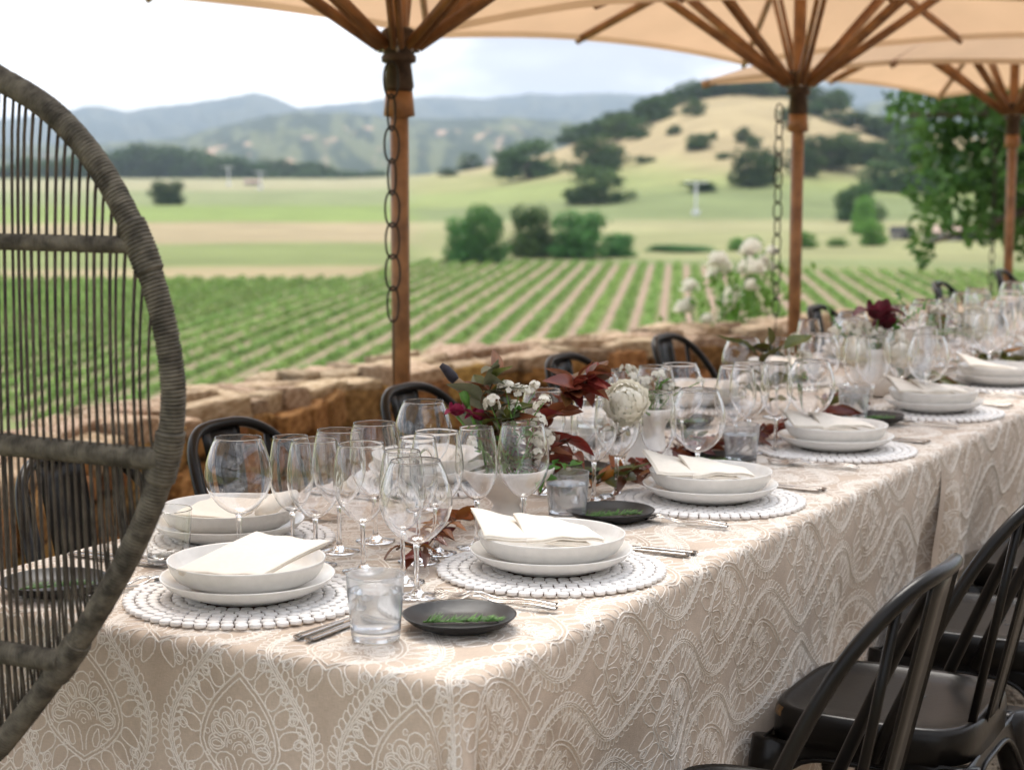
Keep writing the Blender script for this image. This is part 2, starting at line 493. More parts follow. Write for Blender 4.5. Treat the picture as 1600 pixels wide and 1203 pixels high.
def mixc(a, b, t): return a + (b - a) * t[:, None]
def terr_col(xc, yc, z):
    D = np.hypot(xc, yc)
    px = 800 + 2760 * xc / np.maximum(yc, .05 * D + 1e-3)
    Dw = D * (1 + .07 * (fbm(xc / 35, yc / 35, 3, 11) - .5))
    pw = px + 60 * (fbm(xc / 30, yc / 30, 3, 5) - .5)
    g = lambda *c: np.tile(np.array(c, float), (len(D), 1))
    left = g(.26, .29, .125)
    for d0, w, c in [(164, 3, (.44, .345, .215)), (187, 4, (.26, .295, .12)), (246, 6, (.46, .36, .235)), (350, 8, (.28, .35, .115)), (480, 20, (.30, .33, .17)), (640, 40, (.44, .40, .26)), (1000, 60, (.30, .31, .17))]:
        left = mixc(left, g(*c), sstep(d0 - w, d0 + w, Dw))
    right = g(.27, .28, .125)
    for d0, w, c in [(186, 5, (.25, .28, .13)), (202, 4, (.36, .35, .18)), (300, 12, (.42, .39, .22)), (350, 12, (.25, .29, .135)), (440, 25, (.33, .37, .15)), (560, 40, (.37, .37, .17)), (1200, 200, (.14, .16, .09))]:
        right = mixc(right, g(*c), sstep(d0 - w, d0 + w, Dw))
    tan = sstep(-4, 9, z + 16 * (fbm(xc / 70, yc / 70, 4, 21) - .5)) * sstep(1260, 950, D)
    right = mixc(right, g(.53, .41, .255), tan)
    c = mixc(left, right, sstep(600, 680, pw))
    return np.clip(c * np.array([.68, .70, .62]), 0, 1)

def build_terrain():
    ang = np.concatenate([np.arange(-180, -24, 4.0), np.arange(-24, 24.01, .16), np.arange(28, 180, 4.0)])
    rad = np.concatenate([[0.5, 6], np.geomspace(12.5, 9400, 300)])
    A, Rr = np.meshgrid(np.radians(ang), rad, indexing='ij')
    xc, yc = Rr * np.sin(A), Rr * np.cos(A)
    z = terr_h(xc, yc)
    X, Y = C(xc, yc)
    mb = MB(); mb.grid(np.stack([X, Y, z], -1), closed_u=True)
    o = mb.build('ground', 'terrain')
    tag(o, kind='structure')
    col = terr_col(xc.ravel(), yc.ravel(), z.ravel())
    ca = o.data.color_attributes.new('Col', 'FLOAT_COLOR', 'POINT')
    ca.data.foreach_set('color', np.concatenate([col, np.ones((len(col), 1))], 1).ravel())
build_terrain()

def mountain(name, crest, D, depth, c_lo, c_hi, seed, base_y=281, amp=.16, clear=None):
    f = crest_tab(crest)
    px = np.arange(-700, 2300, 5.0)
    t = np.linspace(0, 1, 42)
    PX, T = np.meshgrid(px, t, indexing='ij')
    th = np.arctan((PX - 800) / 2760)
    zc = EYE + (HZ - f(PX)) / 2760 * D / 1.0
    zb = -12.0
    DD = (D - depth * (1 - T)) / np.cos(th)
    rn = np.abs(fbm(PX / 46 + 3, T * 3.2 + PX / 160, 5, seed) - .5) * 2
    rn2 = fbm(PX / 15, T * 7, 3, seed + 9) - .5
    prof = T ** .8
    z = zb + (zc - zb) * np.clip(prof * (1 - amp * 4 * (rn - .15) * T * (1 - T) * 2) + .05 * rn2 * np.sin(np.pi * T), 0, 1.02) + (zc - zb) * .035 * rn2 * T
    xc, yc = DD * np.sin(th), DD * np.cos(th)
    X, Y = C(xc, yc)
    G = np.stack([X, Y, z], -1)
    # back slope
    G2 = G[:, -1:, :].copy(); X2, Y2 = C((DD[:, -1] + 900) * np.sin(th[:, -1]), (DD[:, -1] + 900) * np.cos(th[:, -1]))
    G2[:, 0, 0], G2[:, 0, 1], G2[:, 0, 2] = X2, Y2, zb
    mb = MB(); mb.grid(np.concatenate([G, G2], 1))
    o = mb.build(name, 'terrain'); tag(o, kind='structure')
    n = fbm(PX / 22, T * 6 + PX / 60, 5, seed + 30)
    k = sstep(.40, .62, n)
    col = np.array(c_lo)[None, None] * (1 - k[..., None]) + np.array(c_hi)[None, None] * k[..., None]
    if clear is not None:
        k2 = sstep(.66, .74, fbm(PX / 30 + 9, T * 8, 4, seed + 50)) * (T < .62)
        col = col * (1 - k2[..., None]) + np.array(clear)[None, None] * k2[..., None]
    col = np.concatenate([col, col[:, -1:]], 1).reshape(-1, 3)
    ca = o.data.color_attributes.new('Col', 'FLOAT_COLOR', 'POINT')
    ca.data.foreach_set('color', np.concatenate([col, np.ones((len(col), 1))], 1).ravel())

mountain('mountain_ridge', [(-700, 200), (-200, 190), (0, 188), (90, 180), (135, 168), (160, 168), (200, 177), (240, 168), (300, 163), (350, 155), (400, 146), (430, 154), (470, 170), (520, 164), (560, 161), (620, 156), (680, 153), (760, 156), (830, 148), (880, 150), (950, 147), (1010, 150), (1100, 152), (1200, 150), (1300, 126), (1370, 121), (1420, 128), (1500, 145), (1600, 155), (1800, 170), (2300, 190)], 6800, 2200, (.035, .055, .045), (.075, .09, .065), 4)
mountain('wooded_hills', [(-700, 240), (-200, 236), (0, 228), (150, 226), (280, 216), (340, 200), (420, 182), (470, 176), (540, 176), (620, 186), (700, 188), (800, 184), (880, 190), (960, 196), (1050, 204), (1200, 196), (1300, 172), (1380, 160), (1440, 170), (1500, 186), (1700, 210), (2300, 240)], 3600, 1500, (.032, .05, .028), (.11, .125, .06), 40, clear=(.40, .28, .19))

# ------------------------------------------------------------------ terrace
WALL = [(-1.75, 2.2), (-1.66, 3.4), (-1.50, 4.9), (-1.40, 5.75), (-1.24, 6.62), (-0.98, 7.05), (-0.66, 7.80), (-0.19, 8.48), (0.34, 8.98), (1.06, 9.66), (1.72, 10.32), (2.66, 11.2), (3.7, 12.0), (5.2, 13.0)]
def smooth_path(P, n):
    P = np.array(P, float)
    t = np.concatenate([[0], np.cumsum(np.linalg.norm(np.diff(P, axis=0), axis=1))])
    s = np.linspace(0, t[-1], n)
    Q = np.stack([np.interp(s, t, P[:, k]) for k in range(P.shape[1])], 1)
    for _ in range(6):
        Q[1:-1] = (Q[:-2] + 2 * Q[1:-1] + Q[2:]) / 4
    return Q
wp = smooth_path(WALL, 120)
def build_terrace():
    back = np.stack([np.linspace(5, 13, len(wp)), np.linspace(-3.5, 9.5, len(wp))], 1)
    G = []
    for k in np.linspace(0, 1, 24):
        q = wp * (1 - k) + back * k
        X, Y = C(q[:, 0], q[:, 1]); G.append(np.stack([X, Y, 0 * X], -1))
    near = [(-1.75, -4.0), (5.0, -6.0)]
    mb = MB(); mb.grid(np.stack(G, 0)[:, ::-1])
    # strip behind and below the camera
    g2 = []
    for k in np.linspace(0, 1, 24):
        a = wp[0] * (1 - k) + np.array([5, -3.5]) * k; b = np.array([-1.75, -4]) * (1 - k) + np.array([5, -6.0]) * k
        row = [a, b]; g2.append([(*C(*p), 0.0) for p in row])
    mb.grid(np.array(g2)[:, ::-1])
    o = mb.build('terrace', 'gravel'); tag(o, kind='structure')
build_terrace()

def pebbles():
    mb = MB()
    octv = np.array([[1, 0, 0], [0, 1, 0], [-1, 0, 0], [0, -1, 0], [0, 0, 1], [0, 0, -1]], float)
    octf = [(0, 1, 4), (1, 2, 4), (2, 3, 4), (3, 0, 4), (1, 0, 5), (2, 1, 5), (3, 2, 5), (0, 3, 5)]
    for i in range(9000):
        a = random.uniform(2.1, 5.6); n = random.uniform(-1.15, 1.1)
        s = random.uniform(.004, .011)
        v = octv * np.array([s * random.uniform(.8, 1.4), s * random.uniform(.8, 1.3), s * .7])
        v = v + rng.normal(0, s * .12, (6, 3))
        mb.add(v + np.array([n, a, s * .3]), octf)
    o = mb.build('gravel', 'pebble', smooth=True)
    tag(o, 'loose tan gravel covering the terrace under the black chairs', 'gravel', kind='stuff')
pebbles()

# ------------------------------------------------------------------ dry stone wall
def stone_mesh(seed, bev=.16, sub=4):
    r = np.random.default_rng(seed)
    n = sub + 1
    mb = MB()
    # subdivided box, rounded and roughened
    pts = {}
    V, F = [], []
    def vid(p):
        k = tuple(np.round(p, 5))
        if k not in pts: pts[k] = len(V); V.append(np.array(p, float))
        return pts[k]
    L = np.linspace(-1, 1, n)
    for ax in range(3):
        for sgn in (-1, 1):
            for i in range(n - 1):
                for j in range(n - 1):
                    q = []
                    for (a, b) in ((i, j), (i + 1, j), (i + 1, j + 1), (i, j + 1)):
                        p = [0, 0, 0]; p[ax] = sgn; p[(ax + 1) % 3] = L[a]; p[(ax + 2) % 3] = L[b]
                        q.append(vid(p))
                    F.append(q if sgn > 0 else q[::-1])
    V = np.array(V)
    d = V / np.linalg.norm(V, axis=1)[:, None]
    V = V * (1 - bev) + d * 1.25 * bev
    skew = r.normal(0, .10, (3, 3)); V = V + V @ skew * .8
    V += r.normal(0, .045, V.shape)
    V = np.clip(V, -.96 + r.normal(0, .08, V.shape) * .4, .96 + r.normal(0, .08, V.shape) * .4)
    mb.add(V * .5, F)
    return mb.mesh('stone', True)

def build_wall():
    root = thing('stone_wall', 'low curved dry stone wall of rusty brown stones bordering the terrace', 'wall')
    face_meshes = [stone_mesh(100 + i) for i in range(9)]
    cap_meshes = [stone_mesh(200 + i, .14) for i in range(9)]
    for m_ in face_meshes: m_.materials.append(M['stone'])
    for m_ in cap_meshes: m_.materials.append(M['cap_stone'])
    X, Y = C(wp[:, 0], wp[:, 1]); P = np.stack([X, Y], 1)
    T = np.gradient(P, axis=0); T /= np.linalg.norm(T, axis=1)[:, None]
    Nn = np.stack([T[:, 1], -T[:, 0]], 1)          # towards the terrace (right of travel)
    s = np.concatenate([[0], np.cumsum(np.linalg.norm(np.diff(P, axis=0), axis=1))])
    # core
    G = []
    for off, z in ((-.06, 0), (-.06, .42), (-.42, .42), (-.42, -1.2)):
        q = P + Nn * off; G.append(np.concatenate([q, np.full((len(q), 1), z)], 1))
    mb = MB(); mb.grid(np.array(G)); mb.build('wall_core', 'mortar', root, smooth=False)
    def pos(u):
        return (np.array([np.interp(u, s, P[:, 0]), np.interp(u, s, P[:, 1])]), np.array([np.interp(u, s, T[:, 0]), np.interp(u, s, T[:, 1])]))
    r = random.Random(3)
    # irregular rubble face: stones of uneven size set in broken courses
    z0 = 0.0
    for course in range(3):
        u = r.uniform(-.2, 0)
        while u < s[-1] - .3:
            L = r.choice((r.uniform(.12, .22), r.uniform(.22, .44)))
            h = (.152 if course < 2 else .14) * r.uniform(.80, 1.30)
            uc_ = max(.02, u + L / 2)
            p, t = pos(uc_); nrm = np.array([t[1], -t[0]])
            o = link('stone', r.choice(face_meshes), None, root)
            c = p + nrm * (-.088 + r.uniform(-.03, .035))
            o.location = (c[0], c[1], .075 + course * .148 + r.uniform(-.022, .022))
            o.rotation_euler = (r.choice((0, math.pi)) + r.gauss(0, .07), r.gauss(0, .14), math.atan2(t[1], t[0]) + r.choice((0, math.pi)) + r.gauss(0, .10))
            o.scale = (L * .98, .20, h)
            u += L + r.uniform(-.005, .015)
    for lane, (off, zc) in enumerate(((-.075, .455), (-.22, .470), (-.36, .462))):
        u = .0
        while u < s[-1] - .4:
            L = r.choice((r.uniform(.11, .20), r.uniform(.18, .36)))
            p, t = pos(u + L / 2); nrm = np.array([t[1], -t[0]])
            o = link('cap_stone', r.choice(cap_meshes), None, root)
            c = p + nrm * (off + r.uniform(-.03, .03))
            o.location = (c[0], c[1], zc + r.uniform(-.022, .018))
            o.rotation_euler = (r.gauss(0, .09), r.gauss(0, .08), math.atan2(t[1], t[0]) + r.gauss(0, .16))
            o.scale = (L * .98, r.uniform(.13, .19), r.uniform(.07, .12))
            u += L + r.uniform(-.01, .012)
build_wall()

# ------------------------------------------------------------------ unseen building added right of the terrace to block and bounce light
def shade_house():
    h = MB(); X0 = 6.5
    # facade with window and door openings between piers
    y = -7.0
    ops = [(-3.0, 1.1, .9, 2.3), (0.2, 1.2, 0.0, 2.3), (3.4, 1.1, .9, 2.3), (6.6, 1.1, .9, 2.3), (9.8, 1.2, 0.0, 2.3), (13.0, 1.1, .9, 2.3)]
    for (yc, w, z0, z1) in ops:
        a, b = yc - w / 2, yc + w / 2
        h.box((X0 + .15, (y + a) / 2, 2.4), (.3, a - y, 4.8))
        h.box((X0 + .15, yc, (z1 + 4.8) / 2), (.3, w, 4.8 - z1))
        if z0 > 0: h.box((X0 + .15, yc, z0 / 2), (.3, w, z0))
        y = b
    h.box((X0 + .15, (y + 17) / 2, 2.4), (.3, 17 - y, 4.8))
    o = h.build('added_house_wall', 'plaster', smooth=False); tag(o, kind='structure')
    for (yc, w, z0, z1) in ops:
        MB().box((X0 + .2, yc, (z0 + z1) / 2), (.04, w, z1 - z0)).build('pane' if z0 else 'door', 'dark_open', o, smooth=False)
    MB().add([(X0 - .9, -8, 4.55), (X0 - .9, 17.5, 4.55), (X0 + 4, 17.5, 6.6), (X0 + 4, -8, 6.6), (X0 - .9, -8, 4.7), (X0 - .9, 17.5, 4.7), (X0 + 4, 17.5, 6.75), (X0 + 4, -8, 6.75)], [(0, 1, 2, 3), (7, 6, 5, 4), (0, 4, 5, 1), (1, 5, 6, 2), (3, 7, 4, 0)]).build('roof', 'roof_tan', o, smooth=False)
shade_house()

# ------------------------------------------------------------------ vine rows
def build_vines():
    b = math.atan(262 / 2760)
    dr = np.array([math.sin(b), math.cos(b)]); pr = np.array([math.cos(b), -math.sin(b)])
    r = np.random.default_rng(17)
    k = 0
    for off in np.arange(-66, 48, 1.83):
        t = np.arange(52, 215, .55) + r.uniform(0, .5)
        xy = off * pr[None] + t[:, None] * dr[None]
        D = xy[:, 1]; px = 800 + 2760 * xy[:, 0] / D
        lim = np.interp(px, [-300, 560, 660, 1060, 1160, 2000], [162, 164, 196, 190, 176, 172])
        ok = (D < lim) & (D > 70) & (px > -70) & (px < 1680)
        ix = np.where(ok)[0]
        if len(ix) < 12: continue
        ix = max(np.split(ix, np.where(np.diff(ix) > 1)[0] + 1), key=len)
        xy = xy[ix]
        if len(xy) < 12: continue
        n = len(xy); q = 7
        c = np.repeat(xy, q, 0)
        z0 = terr_h(c[:, 0], c[:, 1])
        cx = c + r.normal(0, 1, (len(c), 1)) * .15 * pr[None] + r.uniform(-.3, .3, (len(c), 1)) * dr[None]
        X, Y = C(cx[:, 0], cx[:, 1])
        ctr = np.stack([X, Y, z0 + .06 + np.abs(r.normal(.12, .09, len(c)))], 1)
        nr = r.normal(0, .6, (len(c), 3)); nr[:, 2] += 1; W = r.normal(size=(len(c), 3)); U = np.cross(nr, W); U /= np.linalg.norm(U, axis=1)[:, None]
        V = np.cross(nr, U); V /= np.linalg.norm(V, axis=1)[:, None]
        sz = r.uniform(.11, .23, (len(c), 1))
        q4 = np.stack([ctr - U * sz - V * sz * .7, ctr + U * sz - V * sz * .7, ctr + U * sz + V * sz * .7, ctr - U * sz + V * sz * .7], 1)
        mb = MB(); mb.v.append(q4.reshape(-1, 3)); mb.n = len(c) * 4
        idx = np.arange(len(c) * 4).reshape(-1, 4); mb.f = [tuple(x) for x in idx.tolist()]
        o = mb.build('vine_row', 'vine', smooth=False)
        tag(o, 'straight row of low green grapevines in the near vineyard', 'vine row', 'vine rows of the near vineyard')
        # tilled strip of bare soil between this row and the next
        if True:
            ss = xy[::6]
            if len(ss) > 3:
                a = ss + pr * .66; e = ss + pr * 1.14
                za = terr_h(a[:, 0], a[:, 1]) + .03
                A = np.stack([*C(a[:, 0], a[:, 1]), za], 1); E_ = np.stack([*C(e[:, 0], e[:, 1]), za], 1)
                mb = MB(); mb.grid(np.stack([A, E_], 0))
                s_ = mb.build('tilled_soil', 'soil_strip'); tag(s_, kind='structure')
        k += 1
mat('soil_strip', (0.235, 0.150, 0.105), 0.95, col2=(0.34, 0.235, 0.155), vscale=.6)
build_vines()

# ------------------------------------------------------------------ trees
def crown_mesh(name, seed, n, lobes, leaf, flat=.85, hang=0.0):
    r = np.random.default_rng(seed)
    if lobes is None:
        lobes = [(0, 0, .52, .36), (0, 0, .30, .26)]
        for i in range(11):
            a = r.uniform(0, 2 * np.pi); e = r.uniform(.16, .36); z = r.uniform(.14, .82)
            e *= 1.15 if z < .65 else .7
            lobes.append((e * math.cos(a), e * math.sin(a), z, r.uniform(.13, .23)))
    if len(lobes) < 20:
        for i in range(6):
            a = i * 1.047 + r.uniform(-.3, .3); e = r.uniform(.20, .32)
            lobes.append((e * math.cos(a), e * math.sin(a), r.uniform(.10, .20), r.uniform(.13, .19)))
    L = np.array(lobes)
    w = L[:, 3] ** 2; w /= w.sum()
    k = r.choice(len(L), n, p=w)
    d = r.normal(size=(n, 3)); d /= np.linalg.norm(d, axis=1)[:, None]
    rad = L[k, 3] * (r.uniform(.35, 1, n) ** .4) * (1 + .12 * r.normal(size=n))
    c = L[k, :3] + d * rad[:, None] * np.array([1, 1, flat])
    nrm = d + r.normal(0, .55, (n, 3)); nrm[:, 2] += .55; nrm /= np.linalg.norm(nrm, axis=1)[:, None]
    W = r.normal(size=(n, 3)); U = np.cross(nrm, W); U /= np.linalg.norm(U, axis=1)[:, None]; V = np.cross(nrm, U)
    s = leaf * r.uniform(.6, 1.35, (n, 1))
    # leaf-shaped: diamond bent along the midrib
    q = np.stack([c - U * s, c + V * s * .55 + nrm * s * .12, c + U * s, c - V * s * .55 + nrm * s * .12], 1)
    mb = MB(); mb.v.append(q.reshape(-1, 3)); mb.n = 4 * n
    mb.f = [tuple(x) for x in np.arange(4 * n).reshape(-1, 4).tolist()]
    return mb.mesh(name, False)
def trunk_mesh(name, seed):
    r = random.Random(seed)
    mb = MB()
    p = [(0, 0, -.03), (r.uniform(-.01, .01), 0, .12), (r.uniform(-.02, .02), r.uniform(-.02, .02), .3), (r.uniform(-.04, .04), r.uniform(-.03, .03), .62)]
    mb.tube(p, [.045, .034, .026, .012], 7)
    for i in range(5):
        a = r.uniform(0, 6.28); z = r.uniform(.16, .42)
        e = (math.cos(a) * r.uniform(.16, .3), math.sin(a) * r.uniform(.16, .3), z + r.uniform(.12, .3))
        mb.tube([(0, 0, z), (e[0] * .5, e[1] * .5, z + (e[2] - z) * .4), e], [.018, .012, .005], 5)
    return mb.mesh(name, True)
TRUNKS = [trunk_mesh('trunk', i) for i in range(3)]
for t_ in TRUNKS: t_.materials.append(M['bark'])
CROWNS = {}
def crowns(kind):
    if kind not in CROWNS:
        spec = {'far': ('oak_green', 800, .060, 5), 'oak': ('oak_green', 2000, .044, 6), 'bush': ('bush_green', 4200, .034, 5), 'dark': ('oak_green', 4200, .034, 3), 'bright': ('bright_green', 2600, .038, 3)}[kind]
        CROWNS[kind] = []
        for i in range(spec[3]):
            me = crown_mesh('crown', hash(kind) % 1 + 300 + i + 10 * len(kind) + ord(kind[0]), spec[1], None, spec[2])
            me.materials.append(M[spec[0]]); CROWNS[kind].append(me)
    return CROWNS[kind]
rt = random.Random(12)
def ground_at(px, py, dmin=100, dmax=1400):
    th = math.atan((px - 800) / 2760)
    D = np.arange(dmin, dmax, 1.5)
    xc, yc = D * math.sin(th), D * math.cos(th)
    z = terr_h(xc, yc)
    y = HZ + (EYE - z) / (yc) * 2760
    ix = np.where(y <= py)[0]
    i = ix[0] if len(ix) else len(D) - 1
    return xc[i], yc[i], z[i]
def tree(kind, px, base, top, w, label, group=None, name='tree', cat='tree', Dfix=None):
    if Dfix:
        th = math.atan((px - 800) / 2760); xc, yc = Dfix * math.tan(th), Dfix
        z = EYE - (base - HZ) / 2760 * yc
    else:
        xc, yc, z = ground_at(px, base)
    h = (base - top) / 2760 * yc * 1.12; wd = w / 2760 * yc * 1.28
    X, Y = C(xc, yc)
    t = thing(name, label, cat, (X, Y, z - .02 * h), rt.uniform(0, 6.28), group)
    t.scale = (wd, wd, h)
    link('trunk', rt.choice(TRUNKS), None, t)
    link('crown', rt.choice(crowns(kind)), None, t)
    return t
tree('bush', 722, 411, 342, 52, 'bright green tree left of the cluster of four at the vineyard edge', 'trees at the vineyard edge')
tree('bush', 757, 411, 321, 66, 'tall bright green tree, tallest at the far edge of the near vineyard', 'trees at the vineyard edge')
tree('dark', 827, 403, 322, 66, 'dark green rounded tree between two brighter ones at the vineyard edge', 'trees at the vineyard edge')
tree('bush', 903, 404, 333, 92, 'broad mid-green tree right of the dark tree at the vineyard edge', 'trees at the vineyard edge')
tree('bush', 966, 402, 366, 58, 'small round green shrub at the right end of the vineyard-edge trees', 'trees at the vineyard edge')
tree('bush', 1064, 392, 382, 110, 'long low green hedge beyond the near vineyard', None, 'hedge', 'hedge')
for i, (px, b, t_, w) in enumerate([(1152, 392, 372, 30), (1180, 388, 370, 26), (1262, 388, 360, 36), (1310, 386, 372, 26)]):
    tree('bright', px, b, t_, w, 'small pale green shrub in the meadow behind the near vineyard', 'shrubs in the meadow', 'shrub', 'shrub')
tree('dark', 262, 320, 284, 50, 'lone round tree standing in the pale field at left', None)
tree('dark', 1340, 346, 288, 66, 'dark oak at the foot of the hill beside a bright green tree')
tree('bright', 1350, 366, 308, 40, 'bright green tree in front of a dark oak at the hill foot')
tree('bright', 1368, 384, 340, 42, 'light green bushy shrub left of the near hanging oak branches', None, 'shrub', 'shrub')
HT = [(875, 232, 206, 40), (895, 226, 198, 44), (918, 220, 190, 46), (945, 212, 184, 46), (975, 202, 172, 48), (1008, 188, 160, 46), (1035, 176, 146, 46), (1322, 236, 208, 44), (1362, 246, 218, 46), (1412, 226, 190, 60), (1240, 204, 184, 34), (1052, 212, 196, 24), (1130, 250, 238, 22), (826, 280, 220, 96), (795, 276, 236, 50), (925, 276, 212, 72), (952, 262, 222, 44), (936, 318, 262, 92), (1170, 292, 235, 58), (1198, 288, 243, 40), (1160, 224, 199, 28), (1090, 234, 208, 46), (1113, 220, 206, 16), (1085, 183, 154, 34), (1296, 264, 206, 92), (1345, 258, 224, 60), (1258, 276, 232, 50), (1020, 192, 154, 62), (966, 220, 178, 60), (996, 218, 186, 40), (1010, 254, 242, 34), (1096, 300, 281, 44), (1385, 298, 250, 80), (1404, 262, 214, 70), (1325, 200, 172, 60), (1370, 214, 180, 70), (1430, 250, 205, 80), (735, 266, 240, 40), (770, 252, 236, 28), (700, 276, 262, 30), (880, 224, 204, 36), (905, 216, 194, 40), (935, 206, 182, 44), (1178, 232, 214, 24), (1235, 190, 168, 40), (1270, 182, 160, 44), (1206, 256, 230, 34), (1440, 300, 262, 70), (1490, 290, 240, 80), (1550, 300, 250, 90)]
for i, (px, b, t_, w) in enumerate(HT):
    tree('oak' if w > 40 else 'far', px, b, t_, w, 'dark green oak scattered on the golden hillside', 'oaks on the hillside')
for i in range(17):
    px = 1022 + i * 18 + rt.uniform(-5, 5)
    b = float(hill_crest(px)) + rt.uniform(2, 12)
    tree('far', px, b, b - rt.uniform(22, 36), rt.uniform(34, 54), 'dark tree in the wooded line along the hill crest', 'trees along the hill crest')
for i in range(34):
    px = -40 + i * 19 + rt.uniform(-7, 7)
    top = np.interp(px, [-40, 150, 210, 300, 360, 400, 470, 540, 610], [258, 240, 228, 226, 240, 250, 254, 262, 266]) + rt.uniform(-5, 7)
    tree('oak' if i % 2 else 'far', px, 285 + rt.uniform(-1, 2), top, rt.uniform(40, 64), 'dark tree in the long wood across the valley floor at left', 'trees of the wood across the valley', Dfix=1180 + rt.uniform(-40, 40))

# white wind machines and buildings in the valley
def wind_machine(px, base, top, label):
    xc, yc, z = ground_at(px, base)
    h = (base - top) / 2760 * yc
    X, Y = C(xc, yc)
    t = thing('wind_machine', label, 'wind machine', (X, Y, z), YAW, 'white wind machines in the fields')
    MB().tube([(0, 0, -.2), (0, 0, h * .5), (0, 0, h)], [.30, .26, .20], 8).build('tower', 'white_paint', t)
    MB().box((0, 0, .5), (1.6, 1.2, 1.0)).build('engine_box', 'white_paint', t, False)
    b = MB(); b.box((0, -.4, h), (.7, 1.0, .5)); b.build('gearbox', 'white_paint', t, False)
    for s in (-1, 1):
        b = MB(); b.box((s * 1.3, -.95, h + .1), (2.2, .08, .26)); b.build('blade', 'white_paint', t, False)
wind_machine(1088, 336, 286, 'white wind machine standing at the foot of the hill')
wind_machine(357, 290, 262, 'white wind machine nearest the lone tree in the left field')
wind_machine(407, 296, 270, 'white wind machine right of the other in the left field')
def barn(px, base, wpx, hpx, roof, label):
    xc, yc, z = ground_at(px, base)
    w = wpx / 2760 * yc; h = hpx / 2760 * yc
    X, Y = C(xc, yc)
    t = thing('barn', label, 'barn', (X, Y, z), YAW)
    MB().box((0, 0, h * .3), (w, w * .5, h * .62)).build('wall', 'wall_grey', t, False)
    mb = MB(); o = .55
    v = [(-w * o, -w * .3, h * .58), (w * o, -w * .3, h * .58), (w * o, w * .3, h * .58), (-w * o, w * .3, h * .58), (-w * o, 0, h), (w * o, 0, h)]
    mb.add(v, [(0, 1, 5, 4), (2, 3, 4, 5), (0, 4, 3), (1, 2, 5), (0, 3, 2, 1)]); mb.build('roof', roof, t, False)
    MB().box((w * .1, -w * .25 - .02, h * .22), (w * .35, .06, h * .44)).build('door', 'dark_open', t, False)
barn(1412, 374, 34, 20, 'dark_open', 'small dark shed beyond the field beside hanging oak branches')
barn(1500, 376, 100, 24, 'roof_tan', 'low tan-roofed barn half hidden behind the hanging oak')
barn(394, 289, 24, 8, 'roof_tan', 'tiny farm building in front of the wood at left')

# near oak whose branches hang into view at right
def near_oak():
    D = 20.0
    base = at_d(1790, 700, D); base.z = -2.6
    t = thing('oak_tree', 'large leafy oak with drooping branches at right beyond the wall', 'tree', base)
    def loc(px, py, dd=0):
        p = at_d(px, py, D + dd); return p - base
    lob = []
    r = random.Random(5)
    pts = [(1470, 165, 62), (1530, 190, 75), (1580, 170, 85), (1455, 230, 48), (1500, 255, 60), (1570, 270, 70), (1450, 300, 40), (1500, 320, 46), (1560, 330, 55), (1610, 300, 80), (1445, 350, 30), (1440, 385, 22), (1445, 405, 14), (1520, 350, 30), (1590, 355, 36), (1600, 385, 22), (1420, 180, 32), (1405, 150, 26), (1640, 220, 100), (1700, 150, 130), (1800, 120, 170), (1720, 280, 110), (1650, 60, 140), (1800, -40, 220), (1960, 60, 220), (1560, 90, 100), (1900, 240, 150), (1460, 120, 50)]
    for (px, py, rr) in pts:
        p = loc(px, py, r.uniform(-1.0, 1.0)); lob.append((p.x, p.y, p.z, rr / 2760 * D))
    me = crown_mesh('crown', 77, 15000, lob, .072, 1.0)
    # thin the crown so the hillside shows through
    me.materials.append(M['near_green'])
    link('crown', me, None, t)
    mb = MB()
    mb.tube([(0, 0, -1), (.1, 0, 1.5), (0, .1, 3.0), (-.1, 0, 4.5), (0, 0, 6)], [.34, .28, .24, .16, .07], 10)
    mb.build('trunk', 'bark', t)
    for (px, py, rr) in [pts[0], pts[2], pts[5], pts[9], pts[11], pts[18], pts[21], pts[22], pts[24], pts[16]]:
        e = loc(px, py)
        s = Vector((0, 0, min(4.2, max(2.4, e.z + .4))))
        m1 = s.lerp(e, .5) + Vector((0, 0, .25))
        MB().tube([s, m1, e], [.10, .055, .015], 6).build('limb', 'bark', t)
near_oak()

# ------------------------------------------------------------------ haze
def haze():
    mb = MB(); mb.box((0, 0, 150), (19400, 19400, 340))
    m = bpy.data.materials.new('haze'); m.use_nodes = True
    N, L = m.node_tree.nodes, m.node_tree.links
    N.remove(N['Principled BSDF'])
    v = N.new('ShaderNodeVolumePrincipled'); v.inputs['Color'].default_value = (.70, .84, 1.0, 1)
    v.inputs['Density'].default_value = 1.1e-4; v.inputs['Anisotropy'].default_value = .25
    L.new(v.outputs[0], N['Material Output'].inputs['Volume'])
    M['haze'] = m
    o = mb.build('haze', 'haze', smooth=False); tag(o, 'thin blue valley haze softening the mountains', 'haze', kind='stuff')
haze()
